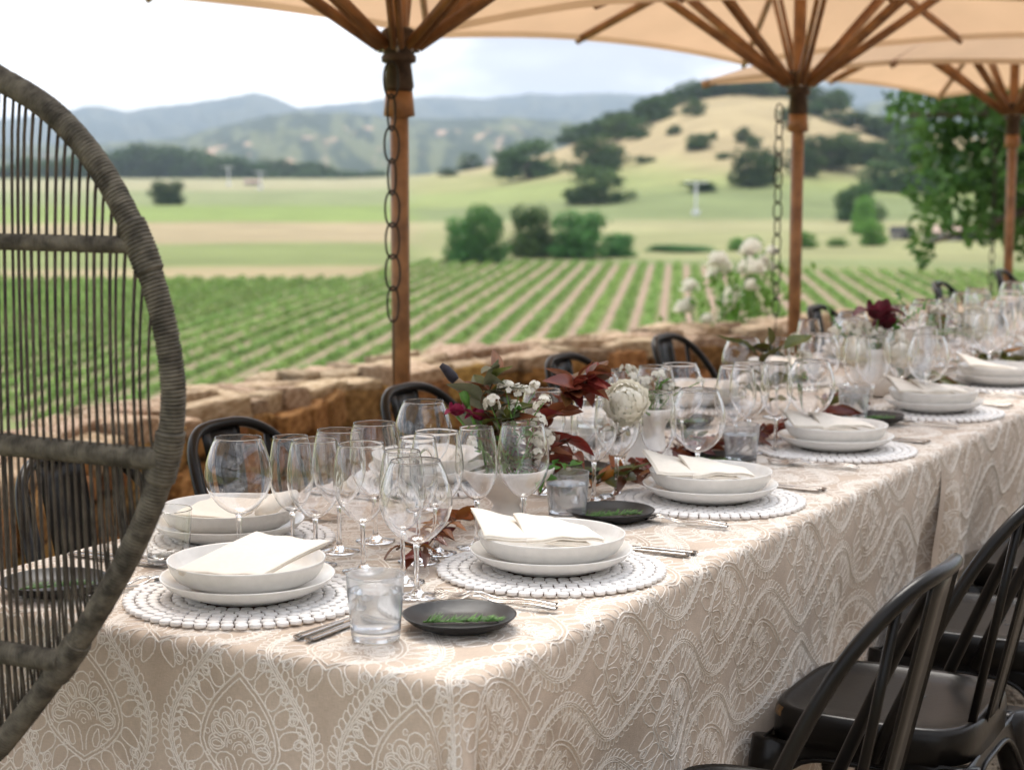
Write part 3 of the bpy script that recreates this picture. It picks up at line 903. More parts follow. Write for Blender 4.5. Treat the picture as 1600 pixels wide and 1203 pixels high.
# ================================================================== TABLE LINEN
A0, NL, NR = 1.855, -2.125, -1.113           # near end, left edge, right edge of the table
RC, RF = 0.055, 0.016
def cloth_pos(a, n, a0, drop_z=TT, ph=0.0, end_at=None):
    a = np.asarray(a, float); n = np.asarray(n, float)
    qa = np.maximum((a0 + RC) - a, 0)
    qr = n - (NR - RC); ql = (NL + RC) - n
    sg = np.where(qr > ql, 1.0, -1.0)
    qn = np.maximum(np.maximum(qr, ql), 0)
    rho = np.hypot(qa, qn)
    s = np.maximum(rho - (RC - RF), 0)
    rs = np.maximum(rho, 1e-9)
    da, dn = -qa / rs, sg * qn / rs
    ab = np.maximum(a, a0 + RC); nb = np.clip(n, NL + RC, NR - RC)
    ang = np.minimum(s / RF, np.pi / 2)
    h = np.maximum(s - RF * np.pi / 2, 0)
    th = np.arctan2(qn, qa + 1e-9)
    cor = (qa > 0) & (qn > 0)
    out = (RC - RF) + RF * np.sin(ang)
    z = drop_z - RF * (1 - np.cos(ang)) - h
    t = np.where(qn > qa, ab, nb * 1.3)
    wv = np.sin(2 * np.pi * t / .62 + 1.3 + ph) + .6 * np.sin(2 * np.pi * t / .27 + ph)
    amp = .017 * sstep(0, .40, h)
    off = amp * wv * np.where(cor, np.abs(np.cos(2 * th)), 1) + .01 * h
    fl = .42 * np.exp(-((th - .80) / .20) ** 2) - .07 * np.exp(-((th - .34) / .12) ** 2) - .07 * np.exp(-((th - 1.25) / .12) ** 2)
    off = off + np.where(cor, h * fl * sstep(0, .12, h), 0)
    off = off - np.where((qn > qa) & (sg > 0), .030 * sstep(.05, .3, h), 0)
    if end_at is not None:          # loose end of the cloth swings out in a fold
        e = np.exp(-((a - end_at + .05) / .06) ** 2) - .5 * np.exp(-((a - end_at + .18) / .06) ** 2)
        off = off + np.where(qn > qa, .045 * sstep(0, .25, h) * e, 0)
    flat = s <= 0
    A = np.where(flat, a, ab + da * (out + off)); Nn = np.where(flat, n, nb + dn * (out + off))
    Z = np.where(flat, drop_z, z)
    Z = Z + .0010 * (fbm(a * 9, n * 9, 2, 5) - .5) * flat
    return np.stack([Nn, A, np.maximum(Z, .012)], -1), s

def cloth_mesh(name, label, a_start, a_end, drop, a0, z, step=.0125, ph=0, end_at=None):
    ga = np.arange(a_start, a_end + 1e-6, step); gn = np.arange(NL - min(drop, .5), NR + drop + 1e-6, step)
    Am, Nm = np.meshgrid(ga, gn, indexing='ij')
    P, s = cloth_pos(Am, Nm, a0, z, ph, end_at)
    mb = MB(); mb.grid(P)
    lim = min(drop + RF, z - .02)
    sv = s.ravel()
    ok = sv <= lim + .02
    mb.f = [f for f in mb.f if ok[f[0]] and ok[f[1]] and ok[f[2]] and ok[f[3]]]
    o = mb.build(name, 'linen')
    uv = o.data.uv_layers.new(name='UVMap')
    vi = np.zeros(len(o.data.loops), np.int32); o.data.loops.foreach_get('vertex_index', vi)
    uvs = np.stack([Nm.ravel(), Am.ravel()], 1)[vi]
    uv.data.foreach_set('uv', uvs.ravel())
    tag(o, label, 'tablecloth', 'embroidered tablecloths on the long table')
    return o
cloth1 = cloth_mesh('tablecloth', 'beige linen tablecloth with cream corded embroidery on the near end of the table', A0 - .66, 4.17, .66, A0, TT, end_at=4.17)
cloth2 = cloth_mesh('tablecloth', 'blurred far embroidered tablecloth continuing the long table beyond the hanging fold', 4.02, 8.6, .34, -10, TT - .003, .025, ph=2)

# ---- embroidery motifs in flat cloth coordinates (u across, v along)
PU, QV = .288, .394
def bez(p0, p1, p2, p3, n=24):
    t = np.linspace(0, 1, n)[:, None]
    p0, p1, p2, p3 = map(np.array, (p0, p1, p2, p3))
    return (1 - t) ** 3 * p0 + 3 * (1 - t) ** 2 * t * p1 + 3 * (1 - t) * t * t * p2 + t ** 3 * p3
def drop_loop(c, d, L, w, n=16, sharp=1.0):
    """teardrop: round at base c, pointed at the end along unit d"""
    t = np.linspace(0, 2 * np.pi, n)
    l = (1 - np.cos(t)) / 2 * L
    x = np.sin(t) * w * (1 - .62 * sharp * (1 - np.cos(t)) / 2)
    nrm = np.array([-d[1], d[0]])
    return np.array(c) + l[:, None] * np.array(d) + x[:, None] * nrm
def ring(c, r, n=9):
    t = np.linspace(0, 2 * np.pi, n); return np.array(c) + r * np.stack([np.cos(t), np.sin(t)], 1)
def arc(c, r, a0, a1, n=16, ry=None):
    t = np.radians(np.linspace(a0, a1, n)); return np.array(c) + np.stack([r * np.cos(t), (ry or r) * np.sin(t)], 1)
def contour(k=1.0):
    up = bez((0, .103), (.026, .080), (.066, .050), (.0715, 0), 30)
    lo = bez((.0715, 0), (.071, -.030), (.034, -.052), (0, -.073), 26)
    R = np.concatenate([up, lo[1:]]) * k
    return R
def medallion(detail=2):
    S = []
    R = contour(); Lc = R * np.array([-1, 1])
    for k in (1.0, .905):
        c = contour(k); S.append((c, .0034)); S.append((c * np.array([-1, 1]), .0034))
    # outer petals and hooks
    seg = np.concatenate([[0], np.cumsum(np.linalg.norm(np.diff(R, axis=0), axis=1))])
    npet = 9
    for side in (1, -1):
        for i in range(npet):
            d = (i + .55) / npet * seg[-1]
            p = np.array([np.interp(d, seg, R[:, 0]), np.interp(d, seg, R[:, 1])])
            q = np.array([np.interp(d + .002, seg, R[:, 0]), np.interp(d + .002, seg, R[:, 1])])
            t = (q - p) / np.linalg.norm(q - p); nr = np.array([-t[1], t[0]])
            if nr[0] < 0 and abs(nr[0]) > .2: nr = -nr
            if i == npet - 1 and nr[1] > 0: nr = -nr
            dirv = nr * .92 + np.array([0, .38 if i < 5 else -.22]); dirv /= np.linalg.norm(dirv)
            f = np.array([side, 1])
            S.append(((drop_loop(p + nr * .001, dirv, .042, .0150, 18)) * f, .0031))
            if detail > 1:
                d2 = (i + 1.05) / npet * seg[-1]
                if d2 < seg[-1]:
                    p2 = np.array([np.interp(d2, seg, R[:, 0]), np.interp(d2, seg, R[:, 1])])
                    c = p2 + dirv * .027
                    S.append((drop_loop(c, dirv, .018, .0075, 12, .2) * f, .0028))
                    S.append((drop_loop(c + dirv * .003, dirv, .011, .0040, 9, .2) * f, .0024))
    S.append((drop_loop((0, .105), (0, 1), .030, .012, 16), .003))
    # scalloped frame with rings
    c0 = (0, -.006)
    scal = []
    for i in range(7):
        am = 90 + (i - 3) * 30
        rr = .054 + (.014 if i == 3 else .006 if i in (2, 4) else 0)
        cx = np.array(c0) + .78 * rr * np.array([math.cos(math.radians(am)), math.sin(math.radians(am))])
        S.append((arc(cx, .0145, am - 100, am + 100, 14), .0032))
        if detail > 1:
            aj = am + 15
            rj = .060 + (.008 if i in (2, 3) else 0)
            S.append((ring(np.array(c0) + rj * np.array([math.cos(math.radians(aj)), math.sin(math.radians(aj))]), .0042), .0024))
            dv = np.array([math.cos(math.radians(am)), math.sin(math.radians(am))])
            S.append((drop_loop(np.array(c0) + dv * .029, dv, .025, .0072, 14, -.6), .0030))
            S.append((drop_loop(np.array(c0) + dv * .032, dv, .019, .0040, 10, -.6), .0026))
    for r_ in (.028, .024):
        S.append((arc(c0, r_, -5, 185, 20), .0030))
    if detail > 1:
        for am in (20, 55, 90, 125, 160):
            S.append((ring(np.array(c0) + .0185 * np.array([math.cos(math.radians(am)), math.sin(math.radians(am))]), .0034, 8), .0022))
        for r_ in (.0135, .0095): S.append((arc(np.array(c0) + (0, -.004), r_, 0, 180, 12), .0026))
        S.append((ring((0, -.012), .0045, 8), .0022))
    # pair of paisleys
    for f in (np.array([1, 1]), np.array([-1, 1])):
        o = np.concatenate([bez((.003, -.056), (.002, -.03), (.010, -.014), (.026, -.016), 14), bez((.026, -.016), (.044, -.016), (.050, -.030), (.040, -.036), 10)[1:], bez((.040, -.036), (.034, -.039), (.031, -.031), (.036, -.028), 8)[1:]])
        S.append((o * f, .0030))
        S.append((drop_loop((.018, -.050), (.22, .97), .030, .0075, 14) * f, .0028))
        if detail > 1:
            S.append((bez((.018, -.054), (.030, -.050), (.026, -.040), (.034, -.034), 10) * f, .0026))
            S.append((ring((.030, -.047), .004) * f, .0022))
    return S
def bands(detail=2):
    """one period of the two serpentine feather bands round a column, v from 0 to QV"""
    S = []
    v = np.linspace(0, QV, 90)
    for sg in (1, -1):
        u = sg * (PU / 4 + (PU / 4 - .020) * np.cos(2 * np.pi * v / QV))
        P = np.stack([u, v], 1)
        T = np.gradient(P, axis=0); T /= np.linalg.norm(T, axis=1)[:, None]; Nn = np.stack([-T[:, 1], T[:, 0]], 1)
        for o_ in ((-.0034, 0, .0034) if detail > 1 else (0,)):
            S.append((P + Nn * o_, .0032 if detail > 1 else .009))
        s = np.concatenate([[0], np.cumsum(np.linalg.norm(np.diff(P, axis=0), axis=1))])
        st = .0128 if detail > 1 else .0256
        d = st / 2
        while d < s[-1]:
            p = np.array([np.interp(d, s, P[:, 0]), np.interp(d, s, P[:, 1])]); i = min(np.searchsorted(s, d), len(P) - 1)
            for k in (1, -1):
                dv = Nn[i] * k * .62 + T[i] * .78
                S.append((drop_loop(p + Nn[i] * k * .004, dv, .0185, .0050, 10, -.5), .0026 if detail > 1 else .004))
            d += st
    return S
def resample(P, st):
    s = np.concatenate([[0], np.cumsum(np.linalg.norm(np.diff(P, axis=0), axis=1))])
    n = max(3, int(math.ceil(s[-1] / st)) + 1)
    q = np.linspace(0, s[-1], n)
    return np.stack([np.interp(q, s, P[:, 0]), np.interp(q, s, P[:, 1])], 1)

CW = .74
uc = at_y(376, 1155, A0).x
VC = A0 - .126
def embroider(cloth, a_lo, a_hi, n_lo, n_hi, a0, z, ph, end_at, detail, step, drop):
    med = [(resample(P, step), w) for P, w in medallion(detail)]
    bnd = [(resample(P, step), w) for P, w in bands(detail)]
    pts, tans, wid, brk = [], [], [], []
    def put(S, u0, v0):
        for P, w in S:
            Q = P + np.array([u0, v0])
            m = (Q[:, 1] > a_lo) & (Q[:, 1] < a_hi) & (Q[:, 0] > n_lo) & (Q[:, 0] < n_hi)
            if m.sum() < 3: continue
            # keep the longest visible run
            ix = np.where(m)[0]
            runs = np.split(ix, np.where(np.diff(ix) > 1)[0] + 1)
            for rn in runs:
                if len(rn) < 2: continue
                q = Q[rn]
                T = np.gradient(q, axis=0); T /= np.linalg.norm(T, axis=1)[:, None] + 1e-12
                pts.append(q); tans.append(T); wid.append(np.full(len(q), w)); b = np.ones(len(q), bool); b[-1] = False; brk.append(b)
    k0 = int(math.floor((n_lo - uc) / PU)) - 1; k1 = int(math.ceil((n_hi - uc) / PU)) + 1
    j0 = int(math.floor((a_lo - VC) / QV)) - 1; j1 = int(math.ceil((a_hi - VC) / QV)) + 1
    for k in range(k0, k1 + 1):
        for j in range(j0, j1 + 1):
            put(med, uc + k * PU, VC + j * QV)
            put(med, uc + (k + .5) * PU, VC + (j + .5) * QV)
            put(bnd, uc + k * PU, VC + j * QV)
    Q = np.concatenate(pts); T = np.concatenate(tans); W = np.concatenate(wid); B = np.concatenate(brk)
    Nn = np.stack([-T[:, 1], T[:, 0]], 1)
    Q = Q + rng.normal(0, .00035, Q.shape)
    allv = []
    W = W * CW
    for off, lift in ((-.5, .0001), (0, .0016), (.5, .0001)):
        q = Q + Nn * (W * off)[:, None]
        p, s = cloth_pos(q[:, 1], q[:, 0], a0, z, ph, end_at)
        e = 1e-3
        pa, _ = cloth_pos(q[:, 1] + e, q[:, 0], a0, z, ph, end_at); pn, _ = cloth_pos(q[:, 1], q[:, 0] + e, a0, z, ph, end_at)
        nr = np.cross(pn - p, pa - p); nr /= np.linalg.norm(nr, axis=1)[:, None] + 1e-12
        allv.append(p + nr * (lift * W / .003)[:, None])
        if off == 0: sm = s
    V = np.stack(allv, 1)                     # n x 3 x 3
    ok = B & (sm < min(drop, z - .05))
    ok[:-1] &= sm[1:] < min(drop, z - .05)
    i = np.where(ok)[0]
    f = np.concatenate([np.stack([3 * i, 3 * i + 1, 3 * i + 4, 3 * i + 3], 1), np.stack([3 * i + 1, 3 * i + 2, 3 * i + 5, 3 * i + 4], 1)])
    me = bpy.data.meshes.new('embroidery')
    me.vertices.add(len(V) * 3); me.vertices.foreach_set('co', V.reshape(-1))
    me.loops.add(len(f) * 4); me.loops.foreach_set('vertex_index', f.reshape(-1).astype(np.int32))
    me.polygons.add(len(f)); me.polygons.foreach_set('loop_start', np.arange(0, len(f) * 4, 4, dtype=np.int32))
    me.polygons.foreach_set('use_smooth', np.ones(len(f), bool))
    me.update(calc_edges=True); me.validate()
    o = link('embroidery', me, 'embroidery', cloth)
    o['kind'] = 'stuff'
    return len(f)
nf = embroider(cloth1, A0 - .62, 4.16, NL - .05, NR + .62, A0, TT, 0, 4.17, 2, .0036, .62)
nf2 = embroider(cloth2, 4.1, 7.6, NL, NR + .33, -10, TT - .003, 2, None, 1, .008, .33)
print('embroidery quads', nf, nf2)

# ================================================================== BLACK METAL CHAIRS
def chair_parts(root):
    def sup(s, z, n=40, e=4.5, hx=.196, hy=.186):
        t = np.linspace(0, 2 * np.pi, n, endpoint=False)
        c, s_ = np.cos(t), np.sin(t)
        return np.stack([np.sign(c) * np.abs(c) ** (2 / e) * hx * s, np.sign(s_) * np.abs(s_) ** (2 / e) * hy * s, np.full(n, z)], 1)
    mb = MB()
    rings = [sup(.001, .438), sup(.3, .438), sup(.6, .4385), sup(.84, .440), sup(.90, .445), sup(.945, .4475), sup(.98, .444), sup(1.0, .436), sup(1.008, .425), sup(1.012, .385), sup(.995, .384)]
    mb.grid(np.stack(rings, 1), closed_u=True)
    seat = mb.build('seat', 'black_metal', root)
    for (x, y) in ((-.032, -.02), (.032, -.02), (-.032, -.05), (.032, -.05), (0, -.035)):
        MB().lathe([(0, .4384), (.0055, .4386), (.0062, .4388)], 10, (x, y, 0)).build('drain_hole', 'dark_open', seat)
    # worn corners
    for sx in (-1, 1):
        mb = MB(); t = np.radians(np.linspace(40, 62, 8))
        G = []
        for k, z in ((.985, .4436), (1.0025, .4365), (1.0105, .427)):
            c, s_ = np.cos(t), np.sin(t)
            G.append(np.stack([sx * np.abs(c) ** (2 / 4.5) * .196 * k, np.abs(s_) ** (2 / 4.5) * .186 * k, np.full(8, z + .0006)], 1))
        mb.grid(np.array(G) if sx < 0 else np.array(G)[:, ::-1]); mb.build('worn_edge', 'worn_metal', seat)
    # arched aprons
    for k in range(4):
        ang = k * math.pi / 2
        w = np.linspace(-1, 1, 25)
        top = .388; low = .375 - .165 * np.abs(w) ** 5 - .01
        G = []
        for f in np.linspace(0, 1, 5):
            z = top + (low - top) * f
            y = np.full_like(w, -.186) - (top - z) * .16
            x = w * (.180 + (top - z) * .16)
            G.append(np.stack([x * math.cos(ang) - y * math.sin(ang), x * math.sin(ang) + y * math.cos(ang), z], 1))
        mb = MB(); mb.grid(np.array(G)); o = mb.build('apron', 'black_metal', root)
        sol = o.modifiers.new('thickness', 'SOLIDIFY'); sol.thickness = .004
        ed = np.stack([w * (.180 + (top - low) * .16), np.full_like(w, -.187) - (top - low) * .16, low], 1)
        ed = np.stack([ed[:, 0] * math.cos(ang) - ed[:, 1] * math.sin(ang), ed[:, 0] * math.sin(ang) + ed[:, 1] * math.cos(ang), ed[:, 2]], 1)
        MB().tube(ed, .005, 6).build('rim', 'black_metal', o)
    for sx in (-1, 1):
        for sy in (-1, 1):
            z = np.linspace(.385, 0.0, 9)
            k = (.385 - z)
            P = np.stack([sx * (.176 + k * .155), sy * (.170 + k * .155), z], 1)
            mb = MB(); mb.tube(P, np.interp(z, [0, .2, .385], [.016, .022, .036]), 10)
            leg = mb.build('leg', 'black_metal', root)
            MB().lathe([(0, 0), (.017, 0), (.019, .012), (.017, .02), (0, .02)], 10, (P[-1][0], P[-1][1], -.002)).build('foot_cap', 'dark_open', leg)
    # back: hoop springs from the sides of the seat, leans and bows backwards
    def byx(x, z): return -.055 - (z - .45) * .42 - .055 * max(0, 1 - (x / .21) ** 2) * min(1, max(0, (z - .5) / .3))
    zz = []
    for u in np.linspace(0, 1, 57):
        t = math.pi * u
        x = math.cos(t); x = math.copysign(abs(x) ** .62, x) * .208
        h = math.sin(t) ** .50
        z = .385 + h * .467
        zz.append((x, byx(x, z), z))
    MB().tube(zz, .0115, 10).build('back_hoop', 'black_metal', root)
    G = []
    y0_, y1_ = -.178, byx(0, .848) + .004
    for z in np.linspace(.425, .848, 12):
        f = (z - .425) / (.848 - .425)
        hw = .046 + .020 * f
        xs = np.array([-1, -.94, -.62, -.55, 0, .55, .62, .94, 1]) * hw
        dy = np.array([-.006, 0, 0, -.0035, -.0035, -.0035, 0, 0, -.006])
        G.append(np.stack([xs, y0_ + (y1_ - y0_) * f + dy, np.full(9, z)], 1))
    mb = MB(); mb.grid(np.array(G)); o = mb.build('splat', 'black_metal', root)
    sol = o.modifiers.new('thickness', 'SOLIDIFY'); sol.thickness = .003
    for sx in (-1, 1):
        zt = .828; xt = sx * .128
        MB().tube([(sx * .098, -.168, .43), (sx * .112, (-.168 + byx(xt, zt)) / 2 - .002, .635), (xt, byx(xt, zt), zt)], .0080, 8, flat=.8).build('back_bar', 'black_metal', root)

first_chair = None
def chair(label, a, n, rz, group):
    global first_chair
    if first_chair is None:
        t = thing('metal_chair', label, 'chair', (n, a, 0), rz, group); chair_parts(t); first_chair = t
    else:
        t = copy_tree(first_chair); t.location = (n, a, 0); t.rotation_euler = (0, 0, rz); tag(t, label, 'chair', group)
    return t
GR = 'black metal chairs along the right side of the table'
chair('black metal chair with worn corner, its whole seat in view beside the cloth', 3.095, -.935, R_(91), GR)
chair('black metal chair whose seat edge just shows at the bottom of the picture', 2.40, -.93, R_(90), GR)
chair('black metal chair behind the worn one, second along the right side', 3.76, -.93, R_(90), GR)
chair('black metal chair third along the right side, cut by the right frame', 4.45, -.93, R_(92), GR)
chair('black metal chair fourth along the right side, mostly beyond the frame', 5.15, -.93, R_(90), GR)
GL = 'black metal chairs along the wall side of the table'
NB = -2.165
def a_of(px, n):   # where the sight line through px (at z .8) meets x = n
    th = math.atan((px - 800) / 2760) - YAW
    return n / math.tan(th)
for px, lab in ((88, 'black metal chair seen through the cords of the woven chair'), (345, 'black metal chair behind the first large wine glass, by the wall'), (636, 'black metal chair in front of the nearest umbrella pole'), (884, 'black metal chair behind the dark red foliage by the wall'), (1046, 'black metal chair back showing just above the tall glasses behind the peony'), (1283, 'black metal chair back right of the second umbrella pole'), (1474, 'small black chair back far along the wall side under the iris'), (1570, 'farthest black chair back by the third umbrella pole')):
    chair(lab, a_of(px, NB - .26), NB, R_(-90), GL)

# ================================================================== UMBRELLAS
def umbrella(label, px, D, ez, hubz, n_ribs=8, chain=True, dz=0):
    p = at_d(px, 600, D); p.z = 0
    t = thing('market_umbrella', label, 'umbrella', p, YAW, 'market umbrellas along the wall')
    pr = .0275
    MB().lathe([(0, 0), (.24, 0), (.25, .03), (.22, .06), (.06, .08), (.05, .12), (0, .12)], 24).build('base', 'dark_iron', t)
    MB().tube([(0, 0, .06), (0, 0, 1.0), (0, 0, 2.44)], pr, 18).build('pole', 'teak', t)
    APEX = 2.50
    cz, mz = ez, ez + .065
    ends = []
    for k in range(8):
        an = k * math.pi / 4
        Rr, z = (1.80, cz) if k % 2 == 0 else (1.27, mz)
        ends.append(np.array([math.cos(an) * Rr, math.sin(an) * Rr, z]))
    ap = np.array([0, 0, APEX])
    hub = MB().lathe([(0, hubz - .10), (.038, hubz - .10), (.044, hubz - .085), (.036, hubz - .02), (.050, hubz - .015), (.052, hubz + .0), (.044, hubz + .01), (.058, hubz + .015), (.060, hubz + .045), (.046, hubz + .055), (.05, hubz + .075), (.034, hubz + .085), (0, hubz + .085)], 20).build('runner_hub', 'bronze', t)
    MB().lathe([(.028, hubz - .175), (.046, hubz - .17), (.040, hubz - .10), (.028, hubz - .10)], 20).build('hub_collar', 'teak', hub)
    MB().lathe([(0, APEX - .10), (.07, APEX - .10), (.08, APEX - .04), (.05, APEX + .02), (.02, APEX + .10), (0, APEX + .11)], 18).build('crown_hub', 'teak', t)
    for k in range(8):
        e = ends[k]; d = e / np.linalg.norm(e[:2]) * np.array([1, 1, 0])
        s = ap + d * .05 + np.array([0, 0, -.05])
        tip = e + (e - ap) / np.linalg.norm(e - ap) * .03 + np.array([0, 0, -.018])
        rib = MB().tube([s, (s + tip) / 2, tip], .014, 6, flat=1.5).build('rib', 'teak', t)
        Rs = .75 if k % 2 == 0 else .68
        m = ap + (e - ap) * Rs / np.linalg.norm(e[:2]) + np.array([0, 0, -.035])
        h0 = d * .055 + np.array([0, 0, hubz + .03])
        side = np.array([-d[1], d[0], 0])
        for sg in (-1, 1):
            MB().tube([h0 + side * sg * .011, m + side * sg * .016], .0105, 6, flat=1.7).build('strut', 'teak', t)
        MB().lathe([(0, -.018), (.006, -.018), (.006, .018), (0, .018)], 8, tuple(h0)).build('rivet', 'steel', hub)
    # canopy: eight sewn panels, slightly slack between the ribs
    can = bpy.data.objects.new('canopy', None)
    n = 10
    mb = MB()
    for k in range(8):
        e0, e1 = ends[k], ends[(k + 1) % 8]
        G = []
        for i in range(n + 1):
            f = i / n
            row = []
            for j in range(9):
                g = j / 8
                q = e0 * (1 - g) + e1 * g
                sl = 4 * g * (1 - g)
                pnt = ap + (q - ap) * f
                pnt = pnt * np.array([1 - .030 * sl * f, 1 - .030 * sl * f, 1]) + np.array([0, 0, -.022 * sl * f * f * 0 + .012 * sl * f])
                row.append(pnt)
            G.append(row)
        mb = MB(); mb.grid(np.array(G))
        pan = mb.build('canopy_panel', 'canvas', t)
        # hem along the eave
        edge = np.array([G[-1][j] for j in range(9)])
        hm = np.stack([edge, edge + np.array([0, 0, -.028])], 0)
        MB().grid(hm).build('hem', 'canvas', pan)
    return t, p
def chain_at(label, px, D, ytop, ybot, nl, wire_bot, lw=.021, ln=.052):
    top = at_d(px, ytop, D); bot = at_d(px, ybot, D)
    t = thing('hanging_chain', label, 'chain', top, YAW, 'chains hanging beside the umbrella poles')
    H = top.z - bot.z; pitch = H / nl
    an = np.linspace(0, 2 * np.pi, 28, endpoint=False)
    r = random.Random(int(px))
    for i in range(nl):
        zc = -pitch * (i + .5)
        hl = pitch * .5 + .006
        P = np.stack([np.cos(an) * lw, 0 * an, np.sign(np.sin(an)) * np.abs(np.sin(an)) ** .85 * hl + zc], 1)
        o = MB().tube(P, .0032, 6, closed=True).build('chain_link', 'dark_iron', t)
        a = r.uniform(-.35, .35) + (0 if i % 2 == 0 else .75)
        me = o.data
        co = np.zeros(len(me.vertices) * 3); me.vertices.foreach_get('co', co); co = co.reshape(-1, 3)
        x = co[:, 0].copy(); co[:, 0] = x * math.cos(a) - co[:, 1] * math.sin(a); co[:, 1] = x * math.sin(a) + co[:, 1] * math.cos(a)
        me.vertices.foreach_set('co', co.ravel())
    wz = at_d(px, wire_bot, D).z - top.z
    MB().tube([(0, 0, -H + .01), (.001, 0, (wz - H) / 2), (0, 0, wz)], .0022, 6).build('wire', 'dark_iron', t)
u0, pu0 = umbrella('unseen market umbrella added to shade the near end of the table', 800 + 2760 * math.tan(-.622), 2.69, 1.955, 1.735)  # out of view, added to keep sun off the near table end
u1, pu1 = umbrella('nearest market umbrella, its dark pole standing between chair and wall', 627, 5.2, 1.955, 1.735)
u2, pu2 = umbrella('middle market umbrella, its pole beside the white roses', 1239, 7.6, 1.985, 1.745)
u3, pu3 = umbrella('farthest market umbrella at the right before the oak', 1569, 10.4, 1.93, 1.715)
chain_at('large-link iron chain hanging beside the nearest umbrella pole', 611, 5.12, 100, 500, 8, 606)
chain_at('iron chain with long links beside the middle umbrella pole', 1218, 7.5, 165, 492, 13, 520, .017)
chain_at('thin dark chain beside the farthest umbrella pole', 1556, 10.3, 215, 462, 14, 470, .014)

